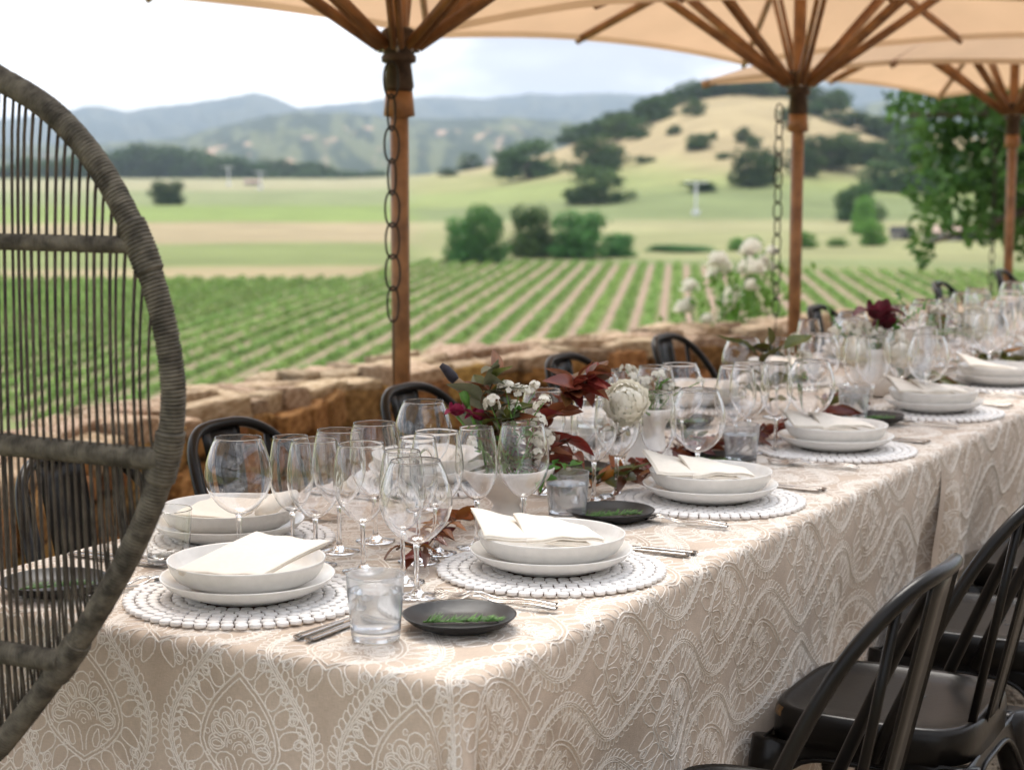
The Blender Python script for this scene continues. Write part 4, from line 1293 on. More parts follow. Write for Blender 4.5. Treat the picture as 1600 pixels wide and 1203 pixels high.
# ================================================================== WOVEN CHAIR
def woven_chair():
    Y0 = 1.60
    rimpx = [(0, 118), (55, 146), (100, 178), (145, 226), (185, 284), (218, 348), (246, 418), (267, 488), (280, 556), (286, 616), (281, 680), (266, 745), (240, 816), (206, 886), (164, 958), (118, 1030), (66, 1100), (0, 1183)]
    off = -15   # centre line of the rim tube lies inside its right edge
    R = [at_y(x + off * .9, y, Y0) for x, y in rimpx]
    t = thing('woven_chair', 'tall oval-backed lounge chair wrapped in grey rope at the head of the table', 'chair', (-1.72, 1.42, 0))
    xc = -1.735
    base = Vector((-1.72, 1.42, 0))
    right = [(p.x, p.y, p.z) for p in R]
    top = [(xc + .16, Y0, R[0].z + .10), (xc, Y0, R[0].z + .135)]
    right = [(max(p[0], xc + .02), p[1], p[2]) for p in right]
    bot = [(xc + .02, Y0, R[-1].z - .02)]
    half = [(xc, Y0, right[0][2] + .085)] + right
    # recline a little with height
    def rec(p): return (p[0] - base.x, p[1] - base.y - (p[2] - .9) * .0, p[2])
    left = [(2 * xc - p[0], p[1], p[2]) for p in half[::-1] if p[0] > xc + .03]
    loop = [rec(p) for p in half + left]
    P = np.array(loop)
    # smooth resample closed
    s = np.concatenate([[0], np.cumsum(np.linalg.norm(np.diff(np.concatenate([P, P[:1]]), axis=0), axis=1))])
    q = np.linspace(0, s[-1], 241)[:-1]
    Pc = np.concatenate([P, P[:1]])
    L = np.stack([np.interp(q, s, Pc[:, k]) for k in range(3)], 1)
    for _ in range(5): L = (np.roll(L, 1, 0) + 2 * L + np.roll(L, -1, 0)) / 4
    # frame, with rope wound round it
    rim = MB().tube(L, .0118, 10, closed=True).build('rim', 'rope', t)
    def wound(path, rad, pitch, cord, name, parent, closed=False, seg=11, seed=0):
        Pp = np.array(path, float)
        if closed: Pp = np.concatenate([Pp, Pp[:1]])
        s_ = np.concatenate([[0], np.cumsum(np.linalg.norm(np.diff(Pp, axis=0), axis=1))])
        turns = int(s_[-1] / pitch)
        n = turns * seg
        u = np.linspace(0, s_[-1], n)
        c = np.stack([np.interp(u, s_, Pp[:, k]) for k in range(3)], 1)
        T = np.gradient(c, axis=0); T /= np.linalg.norm(T, axis=1)[:, None]
        up = np.array([0, 1.0, 0]); U = up - T * (T @ up)[:, None]; U /= np.linalg.norm(U, axis=1)[:, None]; V = np.cross(T, U)
        ph = np.linspace(0, turns * 2 * np.pi, n)
        r = np.random.default_rng(seed)
        wob = np.interp(np.arange(n), np.arange(0, n + seg, seg), r.normal(0, .00025, len(np.arange(0, n + seg, seg))))
        H = c + (rad + wob)[:, None] * (np.cos(ph)[:, None] * U + np.sin(ph)[:, None] * V)
        o = MB().tube(H, cord, 5, caps=False).build(name, 'rope', parent)
        o['kind'] = 'stuff'
        return o
    wound(L, .0135, .0046, .0025, 'rope_winding', rim, True, seed=1)
    # bands where the rungs are lashed on
    def xr(z):   # right edge of the loop at height z
        c = L[(L[:, 0] > xc - base.x)]
        i = np.argsort(c[:, 2]); return np.interp(z, c[i, 2], c[i, 0])
    def xl(z): return 2 * (xc - base.x) - xr(z)
    y0 = Y0 - base.y
    rung_z = []
    for (py, rr) in ((381, .0085), (706, .0122), (1040, .0130)):
        z = at_y(150, py, Y0).z; rung_z.append(z)
        pth = [(xl(z) , y0 - .012, z), ((xl(z) + xr(z)) / 2, y0 - .03, z), (xr(z), y0 - .012, z)]
        g = np.array([np.interp(np.linspace(0, 1, 20), [0, .5, 1], [p[k] for p in pth]) for k in range(3)]).T
        g[:, 1] = y0 - .006 - .006 * (1 - np.linspace(-1, 1, 20) ** 2)
        rg = MB().tube(g, rr * .85, 10).build('rung', 'rope', t)
        wound(g, rr, .0048, .0027, 'rope_winding', rg, seed=int(py))
        # lashing on the rim beside the rung
        i = np.argmin(np.abs(L[:, 2] - z) + (L[:, 0] < xc - base.x) * 9)
        seg_ = np.array([L[(i + k) % len(L)] for k in range(-3, 4)])
        wound(seg_, .0162, .0048, .0026, 'lashing', rim, seed=int(py) + 5)
    # vertical cords
    zmin, zmax = L[:, 2].min() + .02, L[:, 2].max() - .02
    r = random.Random(4)
    x = xr((zmin + zmax) / 2) - .022
    while x > xl((zmin + zmax) / 2) + .02:
        c = L[L[:, 0] > xc - base.x] if x > xc - base.x else L[L[:, 0] <= xc - base.x]
        up_ = c[c[:, 2] > .5 * (zmin + zmax)]; lo_ = c[c[:, 2] <= .5 * (zmin + zmax)]
        zt = np.interp(x, np.sort(up_[:, 0]), up_[np.argsort(up_[:, 0]), 2]); zb = np.interp(x, np.sort(lo_[:, 0]), lo_[np.argsort(lo_[:, 0]), 2])
        zs = np.linspace(zb, zt, 16)
        yo = y0 - .016 * np.sin(np.pi * np.linspace(0, 1, 16)) ** .6
        jit = r.uniform(-.0015, .0015)
        MB().tube(np.stack([np.full(16, x) + jit + .0012 * np.sin(zs * 7 + x * 50), yo, zs], 1), .0021 * r.uniform(.9, 1.15), 6).build('cord', 'rope_thin', t)
        # doubled cord below the middle rung
        zm = sorted(rung_z)[1]
        if zm - zb > .08:
            zs = np.linspace(zb, zm, 8)
            MB().tube(np.stack([np.full(8, x) + .006, np.interp(zs, [zb, zm], [y0 + .008, y0 + .004]), zs], 1), .0019, 6).build('cord', 'rope', t)
        x -= r.uniform(.0112, .0132)
    # seat shell, cushion ring and legs (below and left of the frame)
    zs_ = zmin + .0
    seat = MB()
    seat.lathe([(0, .40), (.20, .40), (.255, .41), (.27, .43), (.26, .45), (.2, .455), (0, .455)], 32, (xc - base.x, -.14, 0)); seat.build('seat', 'rope', t)
    for sx in (-1, 1):
        for sy in (-1, 1):
            MB().tube([(xc - base.x + sx * .17, -.14 + sy * .17, .41), (xc - base.x + sx * .22, -.14 + sy * .22, 0)], [.017, .013], 10).build('leg', 'rope', t)
    MB().tube([(xc - base.x, y0, zmin - .0), (xc - base.x, y0 - .06, .44)], .013, 8).build('support', 'rope', t)
woven_chair()
# ================================================================== TABLEWARE
ZC = TT + .0022      # top of the cloth and its cording
# ---- placemats of white wooden discs
def bead_mesh():
    mb = MB(); mb.lathe([(0, 0), (.0082, 0), (.0092, .0010), (.0094, .0040), (.0090, .0056), (.0080, .0063), (0, .0066)], 14); return mb.mesh('bead')
def bead_low():
    mb = MB(); mb.lathe([(.0088, 0), (.0093, .004), (.0080, .0060), (0, .0064)], 8); return mb
BEAD = bead_mesh(); BEAD.materials.append(M['bead'])
RINGS = [.0880, .1062, .1244, .1426, .1608, .1790]
def mat_layout(seed):
    r = random.Random(seed); P = []
    for k, R0 in enumerate(RINGS):
        n = int(2 * math.pi * R0 / .0194)
        ph = r.uniform(0, 1)
        for i in range(n):
            a = 2 * math.pi * (i + ph) / n
            P.append((math.cos(a) * (R0 + r.gauss(0, .0004)), math.sin(a) * (R0 + r.gauss(0, .0004)), a, R0))
    return P
def holes_mesh(P):
    mb = MB()
    for (x, y, a, R0) in P:     # dark cord holes at both ends of each disc
        for s in (-1, 1):
            c = (x - math.sin(a) * .0092 * s, y + math.cos(a) * .0092 * s, .0034)
            mb.box(c, (.0030, .0026, .0030), Matrix.Rotation(a, 4, 'Z'))
    mb.lathe([(0, .001), (.088, .001), (.088, .004), (0, .005)], 24)
    return mb.mesh('cord', False)
LOWMAT = None
def placemat(label, a, n, near, seed):
    global LOWMAT
    t = thing('placemat', label, 'placemat', (n, a, ZC), 0, 'round placemats of white wooden discs')
    P = mat_layout(seed)
    if near:
        link('binding_cord', holes_mesh(P), 'bead_hole', t)
        for (x, y, an, R0) in P:
            o = link('wooden_disc', BEAD, None, t, (x, y, random.uniform(0, .0006)), an); o.rotation_euler = (random.gauss(0, .03), random.gauss(0, .03), an)
    else:
        if LOWMAT is None:
            mb = MB(); b = bead_low(); bv = b.verts()
            for (x, y, an, R0) in P: mb.add(bv + np.array([x, y, 0]), b.f)
            LOWMAT = (mb.mesh('wooden_discs'), holes_mesh(P))
        o = link('wooden_discs', LOWMAT[0], 'bead', t); o['kind'] = 'stuff'
        link('binding_cord', LOWMAT[1], 'bead_hole', t)
    return t
# ---- plates, bowls
def wobf(seed, amp=.006):
    r = random.Random(seed); k = [(r.uniform(0, 6.28), r.uniform(.3, 1)) for _ in range(3)]
    return lambda an: amp * sum(w * np.cos((i + 2) * an + p) for i, (p, w) in enumerate(k))
def plate_mesh(seed):
    mb = MB(); mb.lathe([(0, 0), (.075, 0), (.080, .001), (.083, .005), (.105, .010), (.124, .020), (.1330, .0300), (.1342, .0315), (.1325, .0325), (.1300, .0310), (.118, .0215), (.100, .0140), (.075, .0110), (0, .0100)], 64, wob=wobf(seed)); return mb.mesh('dinner_plate')
def bowl_mesh(seed):
    mb = MB(); mb.lathe([(0, 0), (.055, 0), (.060, .001), (.064, .004), (.092, .010), (.108, .019), (.1160, .031), (.1195, .0430), (.1204, .0455), (.1192, .0465), (.1174, .0446), (.1130, .0330), (.104, .0220), (.088, .0140), (.060, .0090), (0, .0080)], 64, wob=wobf(seed, .005)); return mb.mesh('bowl')
PL = [plate_mesh(i) for i in range(3)]; BW = [bowl_mesh(10 + i) for i in range(3)]
for m_ in PL + BW: m_.materials.append(M['ceramic'])
def fork_mesh():
    mb = MB()
    # head and tines, along +y (tips), z curve
    zc = lambda y: .0025 + .010 * np.exp(-((y - .130) / .022) ** 2) + .006 * np.clip((y - .175) / .03, 0, 1) ** 2 + .006 * np.exp(-((y - .04) / .05) ** 2)
    ys = np.linspace(0, .150, 26)
    hw = np.interp(ys, [0, .01, .05, .09, .115, .130, .140, .150], [.0062, .0070, .0046, .0030, .0030, .0080, .0115, .0125])
    G = []
    for s, dz in ((-1, 0), (-.7, .0012), (0, .0016), (.7, .0012), (1, 0)):
        G.append(np.stack([s * hw, ys, zc(ys) + dz], 1))
    for s, dz in ((1, -.0006), (0, -.0012), (-1, -.0006)):
        G.append(np.stack([s * hw * .98, ys, zc(ys) + dz], 1))
    mb.grid(np.array(G), closed_u=True)
    for k in range(4):
        x = (k - 1.5) * .0071
        yt = np.linspace(.146, .205 - .003 * abs(k - 1.5), 8)
        mb.tube(np.stack([np.full(8, x), yt, zc(yt) + .0004], 1), np.interp(yt, [.146, .19, .206], [.0021, .0018, .0006]), 6, flat=.7)
    return mb.mesh('fork')
def knife_mesh():
    mb = MB()
    ys = np.linspace(0, .10, 14); hw = np.interp(ys, [0, .006, .05, .10], [.0066, .0076, .0060, .0046])
    G = [np.stack([s * hw, ys, np.full(14, .0036) + dz], 1) for s, dz in ((-1, 0), (-.75, .0022), (.75, .0022), (1, 0), (.75, -.0028), (-.75, -.0028))]
    mb.grid(np.array(G), closed_u=True)
    mb.f.append(tuple(range(0, 6 * 14, 14)))
    yb = np.linspace(.098, .222, 18)
    w0 = np.interp(yb, [.098, .11, .19, .215, .222], [-.0046, -.0085, -.0095, -.006, .003]); w1 = np.interp(yb, [.098, .19, .222], [.0046, .0052, .0045])
    mb.grid(np.array([np.stack([w0, yb, np.full(18, .0030)], 1), np.stack([(w0 + w1) / 2, yb, np.full(18, .0042)], 1), np.stack([w1, yb, np.full(18, .0044)], 1), np.stack([(w0 + w1) / 2, yb, np.full(18, .0026)], 1)]), closed_u=True)
    return mb.mesh('knife')
FORK, KNIFE = fork_mesh(), knife_mesh()
FORK.materials.append(M['steel']); KNIFE.materials.append(M['steel'])
# ---- napkins: folded linen laid in the bowl
def pad(c, org, thick, bow, seed, bend=(0, 0)):
    """soft folded slab spanned by four corners, edges rounded"""
    n = 22
    u = (1 - np.cos(np.pi * np.linspace(0, 1, n))) / 2
    U, V = np.meshgrid(u, u, indexing='ij')
    cc = [np.array(p, float) - org for p in c]
    P = (cc[0][None, None] * ((1 - U) * (1 - V))[..., None] + cc[1][None, None] * ((1 - U) * V)[..., None] + cc[2][None, None] * (U * V)[..., None] + cc[3][None, None] * (U * (1 - V))[..., None])
    P[..., 2] += -bow * np.sin(np.pi * U) * np.sin(np.pi * V) * 1.2 + bend[0] * 4 * U * (1 - U) + bend[1] * 4 * V * (1 - V)
    P[..., 2] += .0035 * (fbm(U * 2.2 + seed, V * 2.2, 3, seed) - .5) + .0012 * np.sin(14 * U + 5 * V + seed)
    P[..., 0] += .004 * (fbm(U * 2 + seed, V * 2 + 5, 2, seed + 3) - .5); P[..., 1] += .004 * (fbm(U * 2 + seed, V * 2 + 9, 2, seed + 4) - .5)
    e = np.minimum(np.minimum(U, 1 - U), np.minimum(V, 1 - V))
    th = thick * .5 * np.sqrt(np.clip(1 - (1 - np.clip(e / .018, 0, 1)) ** 2, 0, 1))
    top = P.copy(); top[..., 2] += th; bot = P.copy(); bot[..., 2] -= th
    mb = MB(); mb.grid(top); mb.grid(bot[::-1])
    return mb
def napkin(label, corners, layers=3, sag=.012, seed=0, roll=None, flap=None, bend=(0, 0)):
    """corners: four world points (outer tip, back tip, inner back, inner front)"""
    c = [np.array(p, float) for p in corners]
    org = sum(c) / 4
    t = thing('napkin', label, 'napkin', tuple(org), 0, 'folded cream napkins in the bowls')
    r = np.random.default_rng(seed)
    for k in range(layers):
        off = np.array([r.normal(0, .0022), r.normal(0, .0022), -.0030 * k]) * (1 if k else 0)
        cc = [p * 1.0 + off + (org - p) * .02 * k for p in c]
        pad(cc, org, .0032, sag, seed, bend).build('fold', 'napkin', t)
    if flap is not None:
        for k in range(2):
            cc = [np.array(p, float) + np.array([0, 0, -.004 * k]) for p in flap]
            pad(cc, org, .0032, sag * .5, seed + 7, (.006, .006)).build('flap', 'napkin', t)
    if roll is not None:
        p0, p1, rad = roll
        p0, p1 = np.array(p0) - org, np.array(p1) - org
        m_ = (p0 + p1) / 2 + np.array([0, 0, .006])
        g = np.array([p0, p0 * .75 + p1 * .25, m_, p0 * .25 + p1 * .75, p1])
        for rr, dz in ((rad, 0), (rad * .62, .001)):
            MB().tube(g + np.array([0, 0, dz]), [rr * .6, rr, rr * 1.05, rr, rr * .7], 12, flat=.72).build('roll', 'napkin', t)
    return t

SET = []
def rel(cx, cy, f, r, du, dv): return (cx + f[0] * dv + r[0] * du, cy + f[1] * dv + r[1] * du)
def setting(desc, a, n, side, near, idx, cutlery=True, fork_off=-.215, knife_off=.205, nap=True):
    f = {'R': (-1, 0), 'L': (1, 0), 'E': (0, 1)}[side]       # from the diner towards the table centre
    r = (f[1], -f[0])
    placemat('round white disc placemat under ' + desc, a, n, near, idx)
    z = ZC + .0066
    rz = random.uniform(0, 6)
    link('dinner_plate', PL[idx % 3], None, None, (n, a, z), rz)
    o = COL.objects[-1]; tag(o, 'white stoneware plate beneath ' + desc, 'plate', 'white stoneware plates')
    o = link('bowl', BW[idx % 3], None, None, (n + random.uniform(-.002, .002), a + random.uniform(-.002, .002), z + .0112), rz + 1)
    tag(o, 'wide white pasta bowl: ' + desc, 'bowl', 'wide white stoneware bowls')
    if cutlery:
        ang = math.atan2(f[1], f[0]) - math.pi / 2
        for k, nm in ((0, 'outer'), (1, 'inner')):
            x, y = rel(n, a, f, r, fork_off - .022 * (1 - k), -.135 + .012 * k)
            o = link('fork', FORK, None, None, (x, y, ZC), ang + random.gauss(.10 if side != 'E' else -.25, .03)); tag(o, nm + ' steel fork laid left of ' + desc, 'fork', 'steel forks')
            x, y = rel(n, a, f, r, knife_off + .022 * k, -.155 - .004 * k)
            o = link('knife', KNIFE, None, None, (x, y, ZC), ang + random.gauss(0, .03) + (-.06 if side == 'E' else .03)); tag(o, ('inner' if k == 0 else 'outer') + ' steel knife laid right of ' + desc, 'knife', 'steel knives')
    zr = z + .0112 + .0465
    if nap and side == 'R':
        q = lambda du, dv, dz: (*rel(n, a, f, r, du, dv), zr + dz)
        napkin('cream napkin folded to a point in ' + desc, [q(-.118, .060, .006), q(-.045, .128, .036), q(.080, .035, -.016), q(-.015, -.080, -.014)], 3, .004, idx,
               flap=[q(-.080, .002, -.002), q(-.012, .066, .024), q(.096, -.004, -.010), q(.0, -.096, -.004)] if idx < 5 else None, bend=(.004, .006))
    elif nap and side == 'L':
        q = lambda du, dv, dz: (*rel(n, a, f, r, du, dv), zr + dz)
        napkin('cream napkin with a rolled end lying in ' + desc, [q(-.095, .02, -.004), q(-.06, -.085, -.004), q(.085, -.05, -.006), q(.08, .075, -.006)], 3, .006, idx, (q(-.115, .055, .006), q(.01, .08, -.006), .018) if near else None)

RA = [(2.48, -1.323), (3.165, -1.334), (3.90, -1.330), (4.655, -1.315), (5.34, -1.31), (6.05, -1.31), (6.76, -1.31)]
LA = [(2.405, -1.93), (3.08, -1.925), (3.77, -1.92), (4.46, -1.92), (5.16, -1.92), (5.87, -1.92), (6.6, -1.92)]
ordw = ['first', 'second', 'third', 'fourth', 'fifth', 'sixth', 'seventh']
setting('the bowl at the near end of the table', 2.085, -1.6375, 'E', True, 0, nap=False)
for i, (a, n) in enumerate(RA): setting('the %s bowl on the near chair side' % ordw[i], a, n, 'R', i < 3, 1 + i)
for i, (a, n) in enumerate(LA): setting('the %s bowl on the wall side' % ordw[i], a, n, 'L', i < 1, 11 + i)
# the large napkin of the end setting
zr = ZC + .0066 + .0112 + .0465
napkin('large cream napkin laid slantwise over the bowl at the near end', [at(274, 890, zr + .002), at(402, 832, zr + .022), at(517, 845, zr + .022), at(408, 897, zr - .002)], 4, .0, 3, bend=(-.002, .001))

# ---- black bread plates with rosemary
def bread_plate_mesh():
    mb = MB(); mb.lathe([(0, 0), (.048, 0), (.053, .002), (.070, .009), (.0815, .0185), (.0830, .0205), (.0815, .0212), (.079, .0198), (.066, .0115), (.050, .0065), (0, .0058)], 56, wob=wobf(5, .007)); return mb.mesh('bread_plate')
BP = bread_plate_mesh(); BP.materials.append(M['black_ceramic'])
def needles_mesh(seed, n=150, L=.112):
    r = np.random.default_rng(seed); mb = MB(); V, F = [], []
    for i in range(n):
        t = r.uniform(.02, 1.0); y = (t - .5) * L
        an = r.uniform(0, 2 * np.pi); tilt = r.uniform(.35, .95)
        ln = r.uniform(.013, .022) * (1 - .35 * t)
        d = np.array([math.cos(an) * math.sin(tilt), math.cos(tilt), (abs(math.sin(an)) * 1.1 + .15) * math.sin(tilt)]); d /= np.linalg.norm(d)
        p = np.array([0.0015 * math.cos(an), y, .0025 + .0012 * math.sin(an)])
        s = np.cross(d, [0, 0, 1.0]); s /= np.linalg.norm(s) + 1e-9; s *= .00125
        e = p + d * ln; m_ = p + d * ln * .5 + np.array([0, 0, .0012])
        mb.add([p - s, p + s, m_ + s, m_ - s, e, m_ + np.array([0, 0, .0008])], [(0, 1, 2, 3), (3, 2, 4)])
    return mb.mesh('needles', False)
NEED = [needles_mesh(i) for i in range(3)]
for m_ in NEED: m_.materials.append(M['rosemary'])
SPR = MB().tube([(0, -.056, .003), (.001, -.02, .0035), (-.001, .02, .0035), (0, .052, .003)], [.0013, .0012, .001, .0006], 6).mesh('stem'); SPR.materials.append(M['green_stem'])
def bread_plate(label, a, n, rz, idx):
    o = link('bread_plate', BP, None, None, (n, a, ZC), random.uniform(0, 6)); tag(o, 'matte black side plate ' + label, 'plate', 'matte black side plates')
    t = thing('rosemary_sprig', 'rosemary sprig on the black plate ' + label, 'herb sprig', (n + .004, a, ZC + .0062), rz, 'rosemary sprigs on black plates')
    k = link('needles', NEED[idx % 3], None, t); k['kind'] = 'stuff'
    link('stem', SPR, None, t)
bread_plate('at the near right corner of the table', 2.098, -1.268, R_(-58), 0)
bread_plate('behind the first pointed napkin', 2.905, -1.425, R_(-45), 1)
bread_plate('in the middle behind the first flower vase', 3.30, -1.705, R_(-55), 2)
bread_plate('seen through the cords of the woven chair', 1.972, -1.925, R_(-42), 1)
bread_plate('behind the second bowl of the chair side', 3.567, -1.49, R_(-50), 0)
bread_plate('behind the third bowl of the chair side', 4.39, -1.40, R_(-50), 2)
bread_plate('beyond the fourth bowl, among the far glasses', 5.14, -1.42, R_(-50), 1)
bread_plate('on the wall side beyond the third vase', 5.955, -1.773, R_(-50), 0)
bread_plate('on the wall side behind the peony', 4.10, -1.80, R_(-50), 1)

# ---- glasses
def wine_profile(kind):
    H = .211
    if kind == 'B':    outer = [(.0055, .082), (.018, .0865), (.034, .098), (.048, .116), (.0545, .134), (.0560, .148), (.0535, .168), (.0470, .190), (.0385, .2095)]
    elif kind == 'M':  outer = [(.0055, .080), (.015, .0845), (.028, .097), (.040, .116), (.0455, .136), (.0460, .152), (.0440, .174), (.0405, .194), (.0368, .2095)]
    else:              outer = [(.0052, .084), (.012, .0875), (.022, .097), (.031, .113), (.0360, .131), (.0372, .148), (.0355, .170), (.0322, .192), (.0288, .2095)]
    w = .00095
    # smooth the outline
    o = np.array(outer); t = np.linspace(0, 1, len(o)); tt = np.linspace(0, 1, 26)
    def cr(k):
        y = o[:, k]; m_ = np.gradient(y, t); i = np.clip(np.searchsorted(t, tt) - 1, 0, len(t) - 2); h = t[i + 1] - t[i]; s = (tt - t[i]) / h
        return (2 * s ** 3 - 3 * s ** 2 + 1) * y[i] + (s ** 3 - 2 * s ** 2 + s) * h * m_[i] + (-2 * s ** 3 + 3 * s ** 2) * y[i + 1] + (s ** 3 - s ** 2) * h * m_[i + 1]
    ro, zo = cr(0), cr(1)
    foot = [(0, 0), (.034, 0), (.0352, .0008), (.0345, .0016), (.022, .0032), (.010, .0062), (.0055, .012), (.0040, .022), (.0036, .045), (.0037, .066), (.0046, .076)]
    prof = foot + list(zip(ro, zo)) + [(ro[-1] - .0003, H), (ro[-1] - w, H - .0003)]
    inner = [(max(r_ - w, .0), z_) for r_, z_ in zip(ro, zo)][::-1]
    inner = [(r_, z_) for r_, z_ in inner if r_ > .010]
    bz = inner[-1][1]
    prof += inner + [(.005, bz - .0018), (0, bz - .0022)]
    return prof
WG = {}
for k in 'BMN':
    me = MB().lathe(wine_profile(k), 56).mesh('wine_glass'); me.materials.append(M['glass']); WG[k] = me
KN = {'B': 'wide burgundy', 'M': 'medium round', 'N': 'slim tulip-shaped'}
def wine(kind, px, py, label=None, pos=None, group='stemmed wine glasses'):
    p = at(px, py, TT + .211 + .0022) if pos is None else Vector((pos[1], pos[0], 0))
    o = link('wine_glass', WG[kind], None, None, (p.x, p.y, ZC), random.uniform(0, 6))
    o.rotation_euler = (random.gauss(0, .006), random.gauss(0, .006), random.uniform(0, 6))
    tag(o, label or (KN[kind] + ' wine glass in the far blurred rows of glasses'), 'wine glass', group)
wine('B', 650, 719, 'wide burgundy wine glass, frontmost of all, behind the near water tumbler')
wine('N', 628, 704, 'slim wine glass just behind the frontmost burgundy glass')
wine('M', 566, 692, 'medium wine glass right behind the large slanting napkin')
wine('B', 370, 683, 'wide burgundy wine glass standing alone at left before the first wall-side bowl')
wine('N', 456, 681, 'slim wine glass second from left, beside the lone burgundy glass')
wine('M', 491, 686, 'medium wine glass third from left in the near row')
wine('N', 745, 667, 'slim wine glass before the first vase, left of the wider one')
wine('M', 819, 661, 'medium wine glass directly in front of the first white vase')
wine('M', 681, 673, 'medium wine glass behind the frontmost burgundy glass, near the red leaves')
wine('N', 653, 682, 'slim wine glass hidden between the frontmost burgundy and the vase glasses')
wine('M', 528, 671, 'medium wine glass fourth from left in the near row')
wine('M', 585, 660, 'medium wine glass before the second wall-side chair')
wine('B', 661, 626, 'wide burgundy wine glass in front of the chair at the nearest umbrella pole')
wine('M', 848, 608, 'medium wine glass behind the white blossoms of the first vase')
wine('M', 929, 618, 'medium wine glass under the dark red foliage, left of the peony')
wine('M', 965, 612, 'medium wine glass overlapping the white peony')
wine('N', 1028, 612, 'slim wine glass right of the white peony')
wine('B', 1091, 608, 'wide burgundy wine glass behind the second napkin on the chair side')
wine('B', 934, 580, 'burgundy wine glass behind the dark red foliage')
wine('N', 975, 577, 'slim wine glass behind the white peony')
wine('M', 1024, 572, 'medium wine glass behind the small white blossoms over the peony')
wine('B', 1063, 568, 'burgundy wine glass before the black chair behind the peony')
wine('M', 1150, 572, 'medium wine glass left of a group of three behind the second tumbler')
wine('M', 1172, 566, 'medium wine glass in the middle of three behind the second tumbler')
wine('N', 1214, 566, 'slim wine glass behind the third napkin on the chair side')
wine('B', 1268, 563, 'burgundy wine glass behind the third bowl on the chair side')
wine('B', 1160, 528, 'burgundy wine glass against the stone wall left of the second pole')
wine('N', 1215, 528, 'slim wine glass just left of the foot of the second pole')
wine('B', 1281, 521, 'burgundy wine glass before the chair right of the second pole')
wine('N', 1340, 526, 'slim wine glass in front of the third vase, left one')
wine('M', 1365, 525, 'medium wine glass in front of the third vase, right one')
wine('B', 1450, 524, 'burgundy wine glass behind the fourth bowl on the chair side')
rg = random.Random(31)
for a, n, k in [(4.74, -1.42, 'M'), (4.86, -1.40, 'N'), (5.05, -1.66, 'B'), (5.12, -1.72, 'M'), (5.22, -1.60, 'N'), (5.34, -1.52, 'N'), (5.40, -1.45, 'M'), (5.46, -1.38, 'B'), (5.62, -1.72, 'B'), (5.70, -1.66, 'M'), (5.80, -1.60, 'N'), (5.98, -1.50, 'N'), (6.06, -1.44, 'M'), (6.14, -1.37, 'B'), (6.34, -1.70, 'B'), (6.42, -1.64, 'N'), (6.52, -1.58, 'M'), (6.70, -1.50, 'N'), (6.78, -1.44, 'M'), (6.86, -1.37, 'B'), (7.05, -1.68, 'B'), (7.15, -1.62, 'M'), (4.98, -1.78, 'N'), (5.30, -1.76, 'B'), (5.55, -1.45, 'N'), (5.66, -1.40, 'M'), (5.92, -1.72, 'M'), (6.02, -1.66, 'N'), (6.22, -1.50, 'B'), (6.28, -1.44, 'N'), (6.60, -1.72, 'M'), (6.66, -1.40, 'M'), (6.95, -1.55, 'N'), (7.02, -1.46, 'B'), (7.30, -1.50, 'M'), (7.40, -1.44, 'N'), (7.45, -1.66, 'B')]:
    wine(k, 0, 0, None, (a + rg.uniform(-.01, .01), n + rg.uniform(-.01, .01)), 'far wine glasses')

def tumbler(label, a, n, water, frost):
    t = thing('tumbler', label, 'tumbler', (n, a, ZC), random.uniform(0, 6), 'water tumblers')
    H = .092
    prof = [(0, 0), (.0325, 0), (.0335, .001), (.0345, .006), (.0385, .055), (.0412, H - .0008), (.0406, H), (.0398, H - .0008), (.0371, .055), (.0335, .016), (.030, .0125), (0, .0118)]
    MB().lathe(dense(prof), 56).build('glass_body', 'frosted_glass' if frost else 'tumbler_glass', t)
    if water:
        w = [(0, .0122), (.0298, .0128), (.0333, .0165), (.0368, .055), (.0381, .0700), (.0376, .0694), (.036, .0692), (0, .0692)]
        MB().lathe(dense(w), 56).build('water', 'water', t)
tumbler('water tumbler near the front corner of the table, filled and misted', 1.990, -1.340, True, True)
tumbler('filled water tumbler behind the first pointed napkin', 2.862, -1.494, True, True)
tumbler('empty clear tumbler beside the woven chair rim', 2.215, -1.905, False, False)
tumbler('filled water tumbler behind the second bowl on the chair side', 3.600, -1.445, True, True)
tumbler('filled water tumbler behind the third bowl on the chair side', 4.375, -1.445, True, True)
tumbler('blurred water tumbler before the fourth vase', 5.10, -1.49, True, True)
tumbler('water tumbler on the wall side behind the peony', 3.55, -1.80, True, False)

# ================================================================== FLOWERS AND FOLIAGE
def vase(name, label, a, n, prof):
    t = MB().lathe(prof, 48, wob=wobf(int(a * 100), .008)).build(name, 'ceramic_vase', None, loc=(n, a, ZC)); tag(t, label, 'vase', 'white ceramic vases'); return t
compote = [(0, 0), (.046, 0), (.048, .002), (.044, .006), (.030, .020), (.024, .030), (.030, .040), (.062, .062), (.086, .088), (.0925, .102), (.0905, .104), (.088, .101), (.080, .088), (.056, .066), (.024, .050), (0, .047)]
cone = [(0, 0), (.060, 0), (.062, .003), (.052, .030), (.036, .062), (.030, .080), (.036, .098), (.050, .118), (.058, .134), (.0555, .136), (.048, .120), (.034, .100), (.026, .080), (0, .076)]
round_v = [(0, 0), (.036, 0), (.046, .006), (.066, .035), (.070, .065), (.060, .098), (.058, .118), (.064, .138), (.0615, .140), (.055, .118), (.057, .098), (.066, .065), (.055, .03), (0, .012)]
tall_v = [(0, 0), (.045, 0), (.050, .004), (.052, .05), (.046, .10), (.044, .13), (.052, .155), (.0495, .157), (.041, .13), (.043, .10), (.047, .05), (0, .012)]
vase('vase', 'footed white ceramic bowl vase with the iris bud and white blossoms', 2.80, -1.59, compote)
vase('vase', 'waisted white ceramic vase under the white peony', 3.46, -1.60, cone)
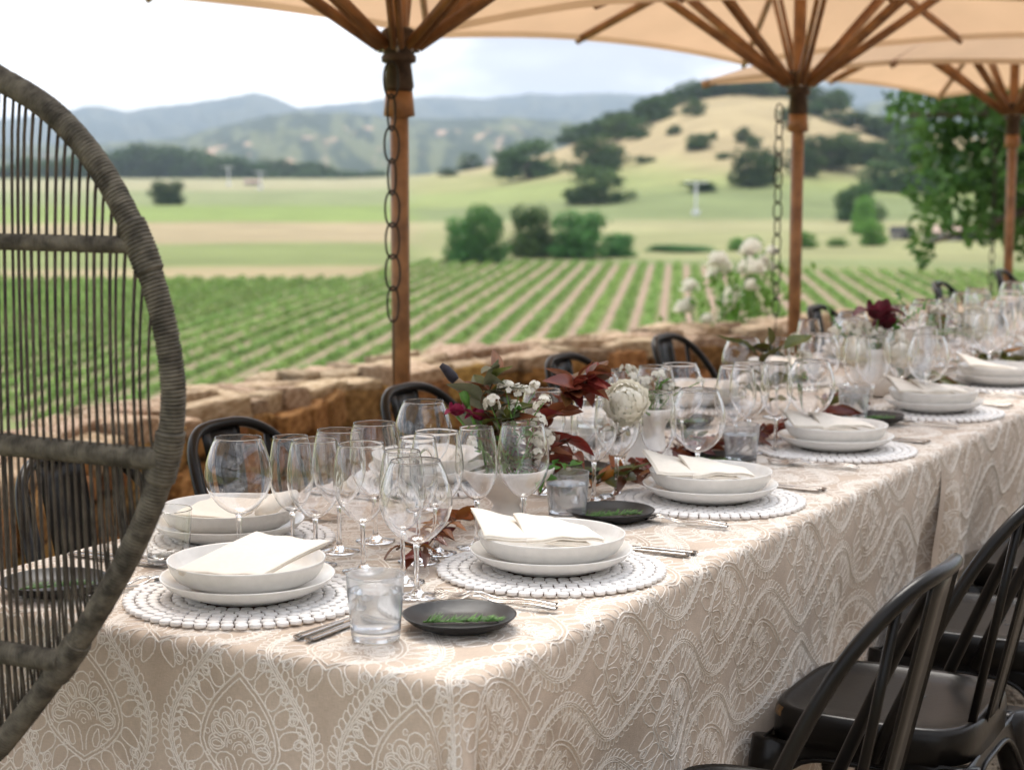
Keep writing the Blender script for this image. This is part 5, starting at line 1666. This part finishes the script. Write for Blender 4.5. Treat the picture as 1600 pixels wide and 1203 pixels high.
vase('vase', 'round-bellied white vase with the burgundy iris among far glasses', 4.93, -1.575, round_v)
vase('vase', 'upright white vase at the far end with the second peony', 5.46, -1.59, tall_v)

def leaf_mesh(seed, L=.05, W=.024, curl=.35):
    r = random.Random(seed); n = 7
    t = np.linspace(0, 1, n)
    w = W * .5 * np.sin(np.pi * t ** .8) ** .9; w[0] = .0008; w[-1] = .0004
    y = t * L; z = -curl * L * (t ** 2) * r.uniform(.3, 1.2) + .035 * L * np.sin(t * 6)
    G = []
    for s, dz in ((-1, .42), (-.5, .14), (0, 0), (.5, .14), (1, .42)):
        G.append(np.stack([s * w * (1 + .06 * np.sin(9 * t + s)), y, z + dz * w], 1))
    return MB().grid(np.array(G)).mesh('leaf')
LEAF = {}
def leaves(kind):
    if kind not in LEAF:
        LEAF[kind] = []
        for i in range(5):
            me = leaf_mesh(ord(kind[0]) * 7 + i, random.uniform(.045, .062), random.uniform(.021, .030), random.uniform(.1, 1.0)); me.materials.append(M[kind]); LEAF[kind].append(me)
    return LEAF[kind]
def put_leaf(root, org, p, d, kind, sc=1.0, r=random):
    d = Vector(d).normalized()
    q = d.to_track_quat('Y', 'Z')
    o = link('leaf', r.choice(leaves(kind)), None, root)
    o.location = Vector(p) - org
    o.rotation_euler = (q @ Euler((0, r.gauss(0, .6), 0)).to_quaternion()).to_euler()
    s = sc * r.uniform(.8, 1.2); o.scale = (s, s, s)
def branch(label, pts, kinds, nleaf, sc=1.0, name='leafy_branch', spread=1.0, seed=0, cat='branch', group=None, stem='twig', lift=0):
    r = random.Random(seed)
    P = [Vector(p) for p in pts]
    org = P[0].copy()
    t = thing(name, label, cat, org, 0, group)
    Q = np.array([p - org for p in P])
    MB().tube(Q, np.linspace(.0022, .0010, len(Q)) * (1 if sc > .6 else .7), 6).build('stem', stem, t)
    L = np.concatenate([[0], np.cumsum(np.linalg.norm(np.diff(Q, axis=0), axis=1))])
    for i in range(nleaf):
        f = (i + .8) / nleaf * L[-1]
        p = Vector([np.interp(f, L, Q[:, k]) for k in range(3)]) + org
        k = min(np.searchsorted(L, f), len(Q) - 1); d = Vector(Q[k] - Q[k - 1]).normalized()
        sd = d.cross(Vector((0, 0, 1))).normalized() if abs(d.z) < .95 else Vector((1, 0, 0))
        sgn = 1 if i % 2 else -1
        dv = d * r.uniform(.2, .9) + sd * sgn * r.uniform(.4, 1.1) * spread + Vector((r.gauss(0, .25), r.gauss(0, .25), r.uniform(-.15, .6) + lift))
        put_leaf(t, org, p, dv, r.choice(kinds), sc, r)
    return t
def table_branch(label, px0, py0, px1, py1, kinds, n, sc=1.0, seed=0):
    n = int(n * 1.5); sc *= 1.12
    a, b = at(px0, py0, ZC + .008), at(px1, py1, ZC + .022)
    m1 = a.lerp(b, .33) + Vector((0, 0, .014)); m2 = a.lerp(b, .66) + Vector((.01, 0, .016))
    branch(label, [a, m1, m2, b], kinds, n, sc, 'foliage_branch', 1.0, seed, 'branch', 'foliage laid along the table', lift=.1)
RD, OR, OL, BR = 'red_leaf', 'orange_leaf', 'olive_leaf', 'brown_leaf'
table_branch('small spray of curled red leaves behind the frontmost glass stems', 620, 858, 662, 872, [RD, BR, OR], 8, .62, 1)
table_branch('orange and brown leaves at the foot of the glasses left of the first pointed napkin', 735, 812, 672, 842, [OR, OR, BR], 11, .78, 2)
table_branch('thin red leaf spray lying between the near glass feet', 690, 838, 655, 868, [RD, BR], 7, .6, 3)
table_branch('green and orange leaves behind the second water tumbler', 842, 772, 905, 745, [OL, OR, OL], 9, .75, 4)
table_branch('olive and orange leaves around the glass feet left of the second napkin', 920, 762, 995, 755, [OL, OR, OL, BR], 10, .95, 5)
table_branch('orange-brown leaves under the peony vase', 955, 752, 1010, 728, [OR, BR, RD], 9, .85, 6)
table_branch('dark red leaves running right from under the peony vase', 1005, 748, 1065, 705, [RD, RD, BR], 14, .8, 7)
table_branch('purple-red leaves behind the second napkin on the chair side', 1030, 728, 1110, 700, [RD, RD], 12, .8, 8)
table_branch('yellow-green leaves between burgundy glass and peony vase', 1052, 702, 1095, 690, [OL, OR, BR], 9, .8, 9)
table_branch('dark red leaves beside the second tumbler', 1105, 708, 1165, 682, [RD, BR], 12, .85, 10)
table_branch('red leaves behind three wine glasses at the second tumbler', 1155, 695, 1225, 672, [RD, RD, BR], 13, .85, 11)
table_branch('red leaf spray left of the third bowl on the chair side', 1190, 685, 1250, 660, [RD, BR], 8, .8, 12)
table_branch('large rusty leaves behind the third bowl on the chair side', 1250, 668, 1310, 650, [BR, RD], 7, 1.1, 13)
table_branch('dark brown and green leaves left of the fourth vase', 1395, 615, 1432, 590, [BR, OL, BR], 14, 1.2, 14)
table_branch('brown leaves right of the burgundy glass behind the fourth bowl', 1440, 612, 1478, 598, [BR, OL], 9, 1.0, 15)
table_branch('yellowish leaves beyond the fourth vase at the right edge', 1500, 575, 1580, 560, [OL, OR, OL], 12, 1.2, 16)
table_branch('reddish leaves between the peony vase and the third vase', 1290, 640, 1335, 622, [RD, OL], 8, .9, 17)

def floret_mesh(seed, n=16, R=.017):
    r = np.random.default_rng(seed); mb = MB()
    for i in range(n):
        d = r.normal(size=3); d[2] = abs(d[2]) + .1; d /= np.linalg.norm(d)
        c = d * R * r.uniform(.75, 1.0)
        u = np.cross(d, [0.3, .5, .8]); u /= np.linalg.norm(u); v = np.cross(d, u)
        ph = r.uniform(0, 6)
        for k in range(5):
            an = ph + k * 1.2566; e = u * math.cos(an) + v * math.sin(an); s_ = np.cross(d, e)
            L_, w = .0062, .0031
            mb.add([c, c + e * L_ * .6 + s_ * w + d * .0012, c + e * L_ + d * .0004, c + e * L_ * .6 - s_ * w + d * .0012], [(0, 1, 2, 3)])
    return mb.mesh('florets', False)
FLO = [floret_mesh(i) for i in range(4)]
for m_ in FLO: m_.materials.append(M['white_petal'])
def blossom(label, px, py, base, sc=1.0, D=None, seed=0):
    r = random.Random(seed)
    tip = at_d(px, py, D)
    base = Vector(base)
    t = thing('white_blossom', label, 'flower', base, 0, 'clusters of small white blossoms')
    e = tip - base
    MB().tube([(0, 0, 0), tuple(e * .5 + Vector((0, 0, .012))), tuple(e)], [.0016, .0014, .001], 6).build('stem', 'green_stem', t)
    for k in range(2):
        o = link('florets', r.choice(FLO), None, t, e + Vector((r.gauss(0, .007), r.gauss(0, .007), r.gauss(0, .006))) * sc * (1 if k else 0)); o.rotation_euler = (r.uniform(-.7, .7), r.uniform(-.7, .7), r.uniform(0, 6)); o.scale = (sc, sc, sc); o['kind'] = 'stuff'
    for k in range(2):
        f = r.uniform(.3, .8)
        put_leaf(t, base, base + e * f, Vector((r.gauss(0, 1), r.gauss(0, 1), .4)), 'fresh_leaf', .45 * sc, r)
def petal(mb, c, ax, out, L, W, cup, n=5):
    """one cupped petal rising from c along ax, facing out"""
    ax, out = np.array(ax, float), np.array(out, float); s = np.cross(ax, out)
    G = []
    for u in np.linspace(-1, 1, 5):
        row = []
        for t in np.linspace(0, 1, n):
            w = W * math.sin(math.pi * (.12 + .80 * t ** .8)) * .5
            row.append(c + ax * L * t + s * w * u + out * (cup * L * math.sin(math.pi * t * .9) - abs(u) * w * .35 + .03 * L * math.sin(5 * u + t * 4) * t))
        G.append(row)
    mb.grid(np.array(G))
def peony(label, px, py, base, Rr, D, seed=0, kind='cream_petal', group='cream peonies'):
    r = np.random.default_rng(seed)
    tip = at_d(px, py, D); base = Vector(base); e = tip - base
    t = thing('peony', label, 'flower', base, 0, group)
    MB().tube([(0, 0, 0), tuple(e * .6), tuple(e + Vector((0, 0, -Rr * .8)))], .0026, 7).build('stem', 'green_stem', t)
    mb = MB(); c0 = np.array(e)
    face = np.array([.18, -.80, .58]); face /= np.linalg.norm(face)
    nP = 110
    for i in range(nP):                       # overlapping petals wrapped round a dense ball
        zf = 1 - 2 * (i + .5) / nP; an = i * 2.39996
        if zf < -.92: continue
        u = np.cross(face, [0, 0, 1.0]); u /= np.linalg.norm(u); v = np.cross(face, u)
        d = face * zf + (u * math.cos(an) + v * math.sin(an)) * math.sqrt(1 - zf * zf)
        tip = face - d * np.dot(face, d)
        if np.linalg.norm(tip) < .15: tip = u * math.cos(an) + v * math.sin(an)
        tip /= np.linalg.norm(tip); sd = np.cross(d, tip)
        L_ = Rr * r.uniform(.45, .70) * (1 if zf < .5 else .75); W_ = L_ * r.uniform(.8, 1.1); lift = r.uniform(.06, .20); rad = Rr * (.80 + .20 * r.random()) * (1 - .10 * max(0, zf))
        G = []
        for q in np.linspace(-1, 1, 5):
            row = []
            for w in np.linspace(0, 1, 5):
                wd = W_ * .5 * math.sin(math.pi * (.22 + .62 * w))
                dirn = d * 1.0 + tip * (w - .5) * L_ / Rr + sd * q * wd / Rr
                dirn /= np.linalg.norm(dirn)
                row.append(c0 + dirn * rad * (1 + lift * w * w - .05 * q * q + .02 * math.sin(6 * q + 3 * w + i)))
            G.append(row)
        mb.grid(np.array(G))
    mb.build('bloom', kind, t)
    for k in range(3):
        put_leaf(t, base, base + e * .7, Vector((r.normal(), r.normal(), .1)), 'olive_leaf', .9)
def ruffled(label, px, py, base, Rr, D, kind, seed, name='iris_flower', cat='flower'):
    r = np.random.default_rng(seed)
    tip = at_d(px, py, D); base = Vector(base); e = tip - base
    t = thing(name, label, cat, base)
    MB().tube([(0, 0, 0), tuple(e * .6), tuple(e)], .0022, 7).build('stem', 'green_stem', t)
    for i in range(6):
        an = i * 1.047 + r.uniform(-.2, .2); th = .45 if i % 2 else 1.5
        side = np.array([math.cos(an), math.sin(an), 0]); ax = np.array([0, 0, 1]) * math.cos(th) + side * math.sin(th); out = side * math.cos(th) - np.array([0, 0, 1]) * math.sin(th)
        mb = MB(); petal(mb, np.array(e), ax, out, Rr * r.uniform(.85, 1.1), Rr * .95, .25 if i % 2 else -.3, 7); mb.build('petal', kind, t)
# first arrangement
v1 = Vector((-1.59, 2.80, ZC + .085)); d1 = 3.05
def vp(dx=0, dy=0, dz=0): return v1 + Vector((dx, dy, dz))
DV1 = (Vector((-1.59, 2.80)).dot(Vector((-_sy, _cy))))
# tall iris bud
def iris_bud():
    b = vp(-.03, -.01); t = thing('iris_bud', 'closed dark purple iris bud leaning left above the first vase', 'flower', b)
    P = [at_d(752, 690, DV1), at_d(737, 650, DV1), at_d(731, 634, DV1)]
    MB().tube([(0, 0, 0)] + [tuple(p - b) for p in P], [.003, .0032, .0034, .0042], 8).build('stem', 'green_stem', t)
    q = [at_d(731, 636, DV1) - b, at_d(727, 622, DV1) - b, at_d(721, 606, DV1) - b]
    MB().tube(q, [.004, .0088, .0075], 10).build('calyx', 'green_stem', t)
    q = [at_d(723, 612, DV1) - b, at_d(718, 602, DV1) - b, at_d(711, 594, DV1) - b]
    MB().tube(q, [.0072, .0115, .0080], 10).build('papery_sheath', 'papery', t)
    q = [at_d(716, 601, DV1) - b, at_d(707, 589, DV1) - b, at_d(697, 577, DV1) - b, at_d(689, 570, DV1) - b]
    bud = MB(); bud.tube(q, [.0065, .0105, .0085, .0050], 10); bud.build('bud', 'iris_bud', t)
iris_bud()
for px, py, s in ((714, 650, 1), (750, 657, 2)):
    ruffled('magenta red flower %s the iris stem in the first vase' % ('left of' if s == 1 else 'right of'), px, py, vp(-.04 + .03 * s, 0), .030, DV1, 'magenta_petal', s, 'red_flower')
GB, BRN = 'grey_leaf', 'brown_leaf'
branch('brown-green leafy twig rising at the top of the first vase', [vp(), at_d(775, 660, DV1), at_d(765, 610, DV1), at_d(778, 578, DV1)], [BRN, GB, OL], 24, 1.1, seed=21)
branch('greyish leaves beside the iris bud in the first vase', [vp(-.02), at_d(755, 665, DV1), at_d(752, 628, DV1), at_d(756, 600, DV1)], [GB, GB, BRN, OL], 18, 1.0, seed=22)
branch('broad brown-green leaves behind the white blossoms of the first vase', [vp(.01, .02), at_d(790, 680, DV1), at_d(800, 640, DV1), at_d(790, 615, DV1)], [OL, BRN, GB], 20, 1.05, seed=23)
branch('dark red plum foliage sprig leaning right over the glasses', [vp(.03, .02), at_d(842, 668, DV1 + .05), at_d(872, 632, DV1 + .08), at_d(905, 590, DV1 + .1)], [RD, RD, BR], 28, 1.15, seed=24)
branch('dark red leaves clustered at the tip of the plum sprig', [at_d(880, 622, DV1 + .09), at_d(905, 605, DV1 + .09), at_d(930, 590, DV1 + .1)], [RD, RD, BR], 24, 1.25, seed=25, spread=1.3)
branch('dark red leaves drooping at the right of the first vase', [vp(.05, .02), at_d(870, 690, DV1 + .06), at_d(885, 690, DV1 + .05), at_d(897, 712, DV1 + .04)], [RD, RD], 9, 1.2, seed=26)
BL = ['just right of the magenta flowers', 'highest, left of two,', 'highest, right of two,', 'at the centre below the highest ones', 'at upper right under the plum leaves', 'at the upper right edge', 'low on the left above the bowl rim', 'low beside the rim, second from left,', 'at middle right above the glass', 'bulging at the lower right', 'seen through the right half of the wine glass', 'lowest at right over the rim', 'lowest at far left behind the slim glass', 'low in the centre behind the wine glass']
for i, (px, py, s) in enumerate([(768, 636, 1), (790, 610, 1.05), (812, 612, .9), (806, 642, 1), (836, 612, .9), (850, 628, .85), (768, 712, .95), (786, 708, .9), (842, 658, 1), (852, 682, 1.05), (838, 690, 1.0), (850, 706, .9), (735, 690, .7), (812, 690, .8)]):
    blossom('white blossom cluster ' + BL[i] + ' in the first vase', px, py, vp(random.gauss(0, .02), random.gauss(0, .02)), s, DV1 + random.uniform(-.05, .05), i)
branch('short green greens tucked into the bowl of the first vase', [vp(-.06, 0, -.01), vp(-.02, .02, .02), vp(.03, -.01, .02), vp(.08, .0, .0)], ['fresh_leaf', OL], 18, .7, seed=27, stem='green_stem')
branch('narrow green shoot with a bud at the right of the first vase', [vp(.06), at_d(870, 722, DV1), at_d(893, 728, DV1)], ['fresh_leaf'], 5, .5, seed=28, stem='green_stem')
# second arrangement
v2 = Vector((-1.60, 3.46, ZC + .115)); D2 = v2.xy.dot(Vector((-_sy, _cy)))
peony('large white peony facing the camera above the second vase', 978, 628, v2, .044, 3.42, 3)
for i, (px, py, s) in enumerate([(978, 578, .9), (990, 590, .9), (1002, 598, .9), (1030, 588, .9), (1042, 606, .85), (1034, 624, .9), (1010, 610, .8), (1095, 596, .6)]):
    blossom('white blossom sprig %d of those around the peony, counted from upper left' % (i + 1), px, py, v2, s, D2 + .02, 40 + i)
branch('green leaves behind the white peony', [v2, at_d(1005, 660, D2), at_d(1020, 625, D2), at_d(1035, 600, D2)], ['fresh_leaf', GB, OL], 9, .8, seed=31, stem='green_stem')
branch('pale brown leaves under the white peony', [v2, at_d(965, 680, D2 - .05), at_d(958, 665, D2 - .08)], [OL, BRN], 6, .9, seed=32)
# third arrangement
v3 = Vector((-1.575, 4.93, ZC + .12)); D3 = v3.xy.dot(Vector((-_sy, _cy)))
ruffled('deep burgundy iris bloom high above the third vase', 1372, 500, v3, .075, D3, 'burgundy_petal', 5)
ruffled('deep burgundy iris petals behind the high bloom', 1385, 515, v3, .06, D3 + .05, 'burgundy_petal', 6)
peony('blurred cream peony at the left of the third vase', 1336, 548, v3, .045, D3 - .05, 6)
peony('blurred cream peony at the right of the third vase', 1404, 552, v3, .045, D3 - .05, 7)
for i, (px, py, s) in enumerate([(1322, 510, 1.2), (1336, 520, 1.2), (1350, 512, 1.3), (1362, 522, 1.2), (1378, 530, 1.2), (1396, 525, 1.2), (1388, 548, 1.2), (1350, 545, 1.2), (1306, 520, 1.1), (1370, 560, 1.2), (1245, 532, 1.3), (1230, 548, 1.2), (1252, 558, 1.1)]):
    blossom('blurred white blossom around the third vase, spray %d' % (i + 1), px, py, v3 if px > 1290 else at(1250, 640, ZC), s, D3 + (0 if px > 1290 else -.4), 60 + i)
for (pts, lab, s) in (([(1392, 530), (1403, 500), (1411, 478), (1404, 456)], 'upright curved green sprig right of the burgundy iris', 41), ([(1400, 515), (1420, 495), (1438, 484), (1452, 474)], 'green sprig slanting right from the third vase', 42), ([(1330, 545), (1318, 522), (1305, 505), (1296, 490)], 'green sprig slanting left from the third vase', 43)):
    branch(lab, [v3] + [at_d(x, y, D3) for x, y in pts], ['fresh_leaf'], 18, .55, seed=s, stem='green_stem')
branch('wide olive leaves behind the glasses left of the second pole', [at(1200, 640, ZC), at_d(1190, 560, D3 - .5), at_d(1165, 545, D3 - .5), at_d(1230, 545, D3 - .5)], [OL, OL], 9, 2.0, seed=44)
# fourth arrangement
v4 = Vector((-1.59, 5.46, ZC + .14)); D4 = v4.xy.dot(Vector((-_sy, _cy)))
peony('pale far peony above the fourth vase at the right', 1525, 508, v4, .06, D4 + .3, 8)
branch('brown foliage above the fourth vase', [v4, at_d(1470, 520, D4 + .2), at_d(1465, 498, D4 + .2), at_d(1490, 490, D4 + .2)], [BR, BRN, OL], 14, 1.2, seed=45)
for i, (px, py) in enumerate([(1464, 488), (1480, 492), (1500, 520), (1515, 490), (1440, 530), (1540, 530)]):
    blossom('far white blossom over the fourth vase, spray %d' % (i + 1), px, py, v4, 1.3, D4 + .2, 90 + i)

# ================================================================== WHITE ROSES BEYOND THE WALL
def rose_bush():
    D = 12.3
    base = at_d(1150, 560, D); base.z = -1.2
    t = thing('rose_bush', 'white rose bush blooming just beyond the stone wall beside the second pole', 'rose bush', base)
    r = random.Random(8)
    tips = [(1122, 412, 14), (1130, 422, 13), (1117, 432, 12), (1175, 390, 13), (1168, 396, 11), (1172, 418, 13), (1182, 424, 12), (1196, 420, 13), (1206, 396, 9), (1174, 450, 10), (1190, 412, 11), (1146, 462, 13), (1138, 478, 14), (1150, 484, 12), (1132, 496, 9), (1078, 452, 12), (1068, 486, 13), (1078, 478, 10), (1105, 502, 9), (1164, 424, 11)]
    for (px, py, rr) in tips:
        e = at_d(px, py, D + r.uniform(-.4, .4)) - base
        MB().tube([(r.gauss(0, .12), r.gauss(0, .12), 0), (e.x * .6 + r.gauss(0, .05), e.y * .6, e.z * .6), tuple(e)], [.008, .006, .004], 5).build('stem', 'green_stem', t)
        mb = MB(); R0 = rr / 2760 * D * 1.35
        for L in range(3):
            for i in range(7):
                an = i * .9 + L; th = [1.35, .85, .35][L] + r.gauss(0, .1)
                sd = np.array([math.cos(an), math.sin(an), 0]); ax = np.array([0, 0, 1]) * math.cos(th) + sd * math.sin(th); out = sd * math.cos(th) - np.array([0, 0, 1]) * math.sin(th)
                petal(mb, np.array(e), ax, out, R0 * 1.1, R0 * 1.2, .3, 4)
        mb.build('rose', 'white_petal', t)
    mb = MB()
    V = []
    for i in range(900):
        px, py, _ = r.choice(tips); f = r.uniform(.55, .98)
        e = (at_d(px, py, D) - base) * f + Vector((r.gauss(0, .10), r.gauss(0, .15), r.gauss(0, .06)))
        u = Vector((r.gauss(0, 1), r.gauss(0, 1), r.gauss(0, 1))).normalized(); v = u.orthogonal().normalized()
        s = r.uniform(.018, .04)
        mb.add([e - u * s, e + v * s * .6, e + u * s, e - v * s * .6], [(0, 1, 2, 3)])
    o = mb.build('foliage', 'bright_green', t, smooth=False); o['kind'] = 'stuff'
rose_bush()
print('objects', len(bpy.data.objects))
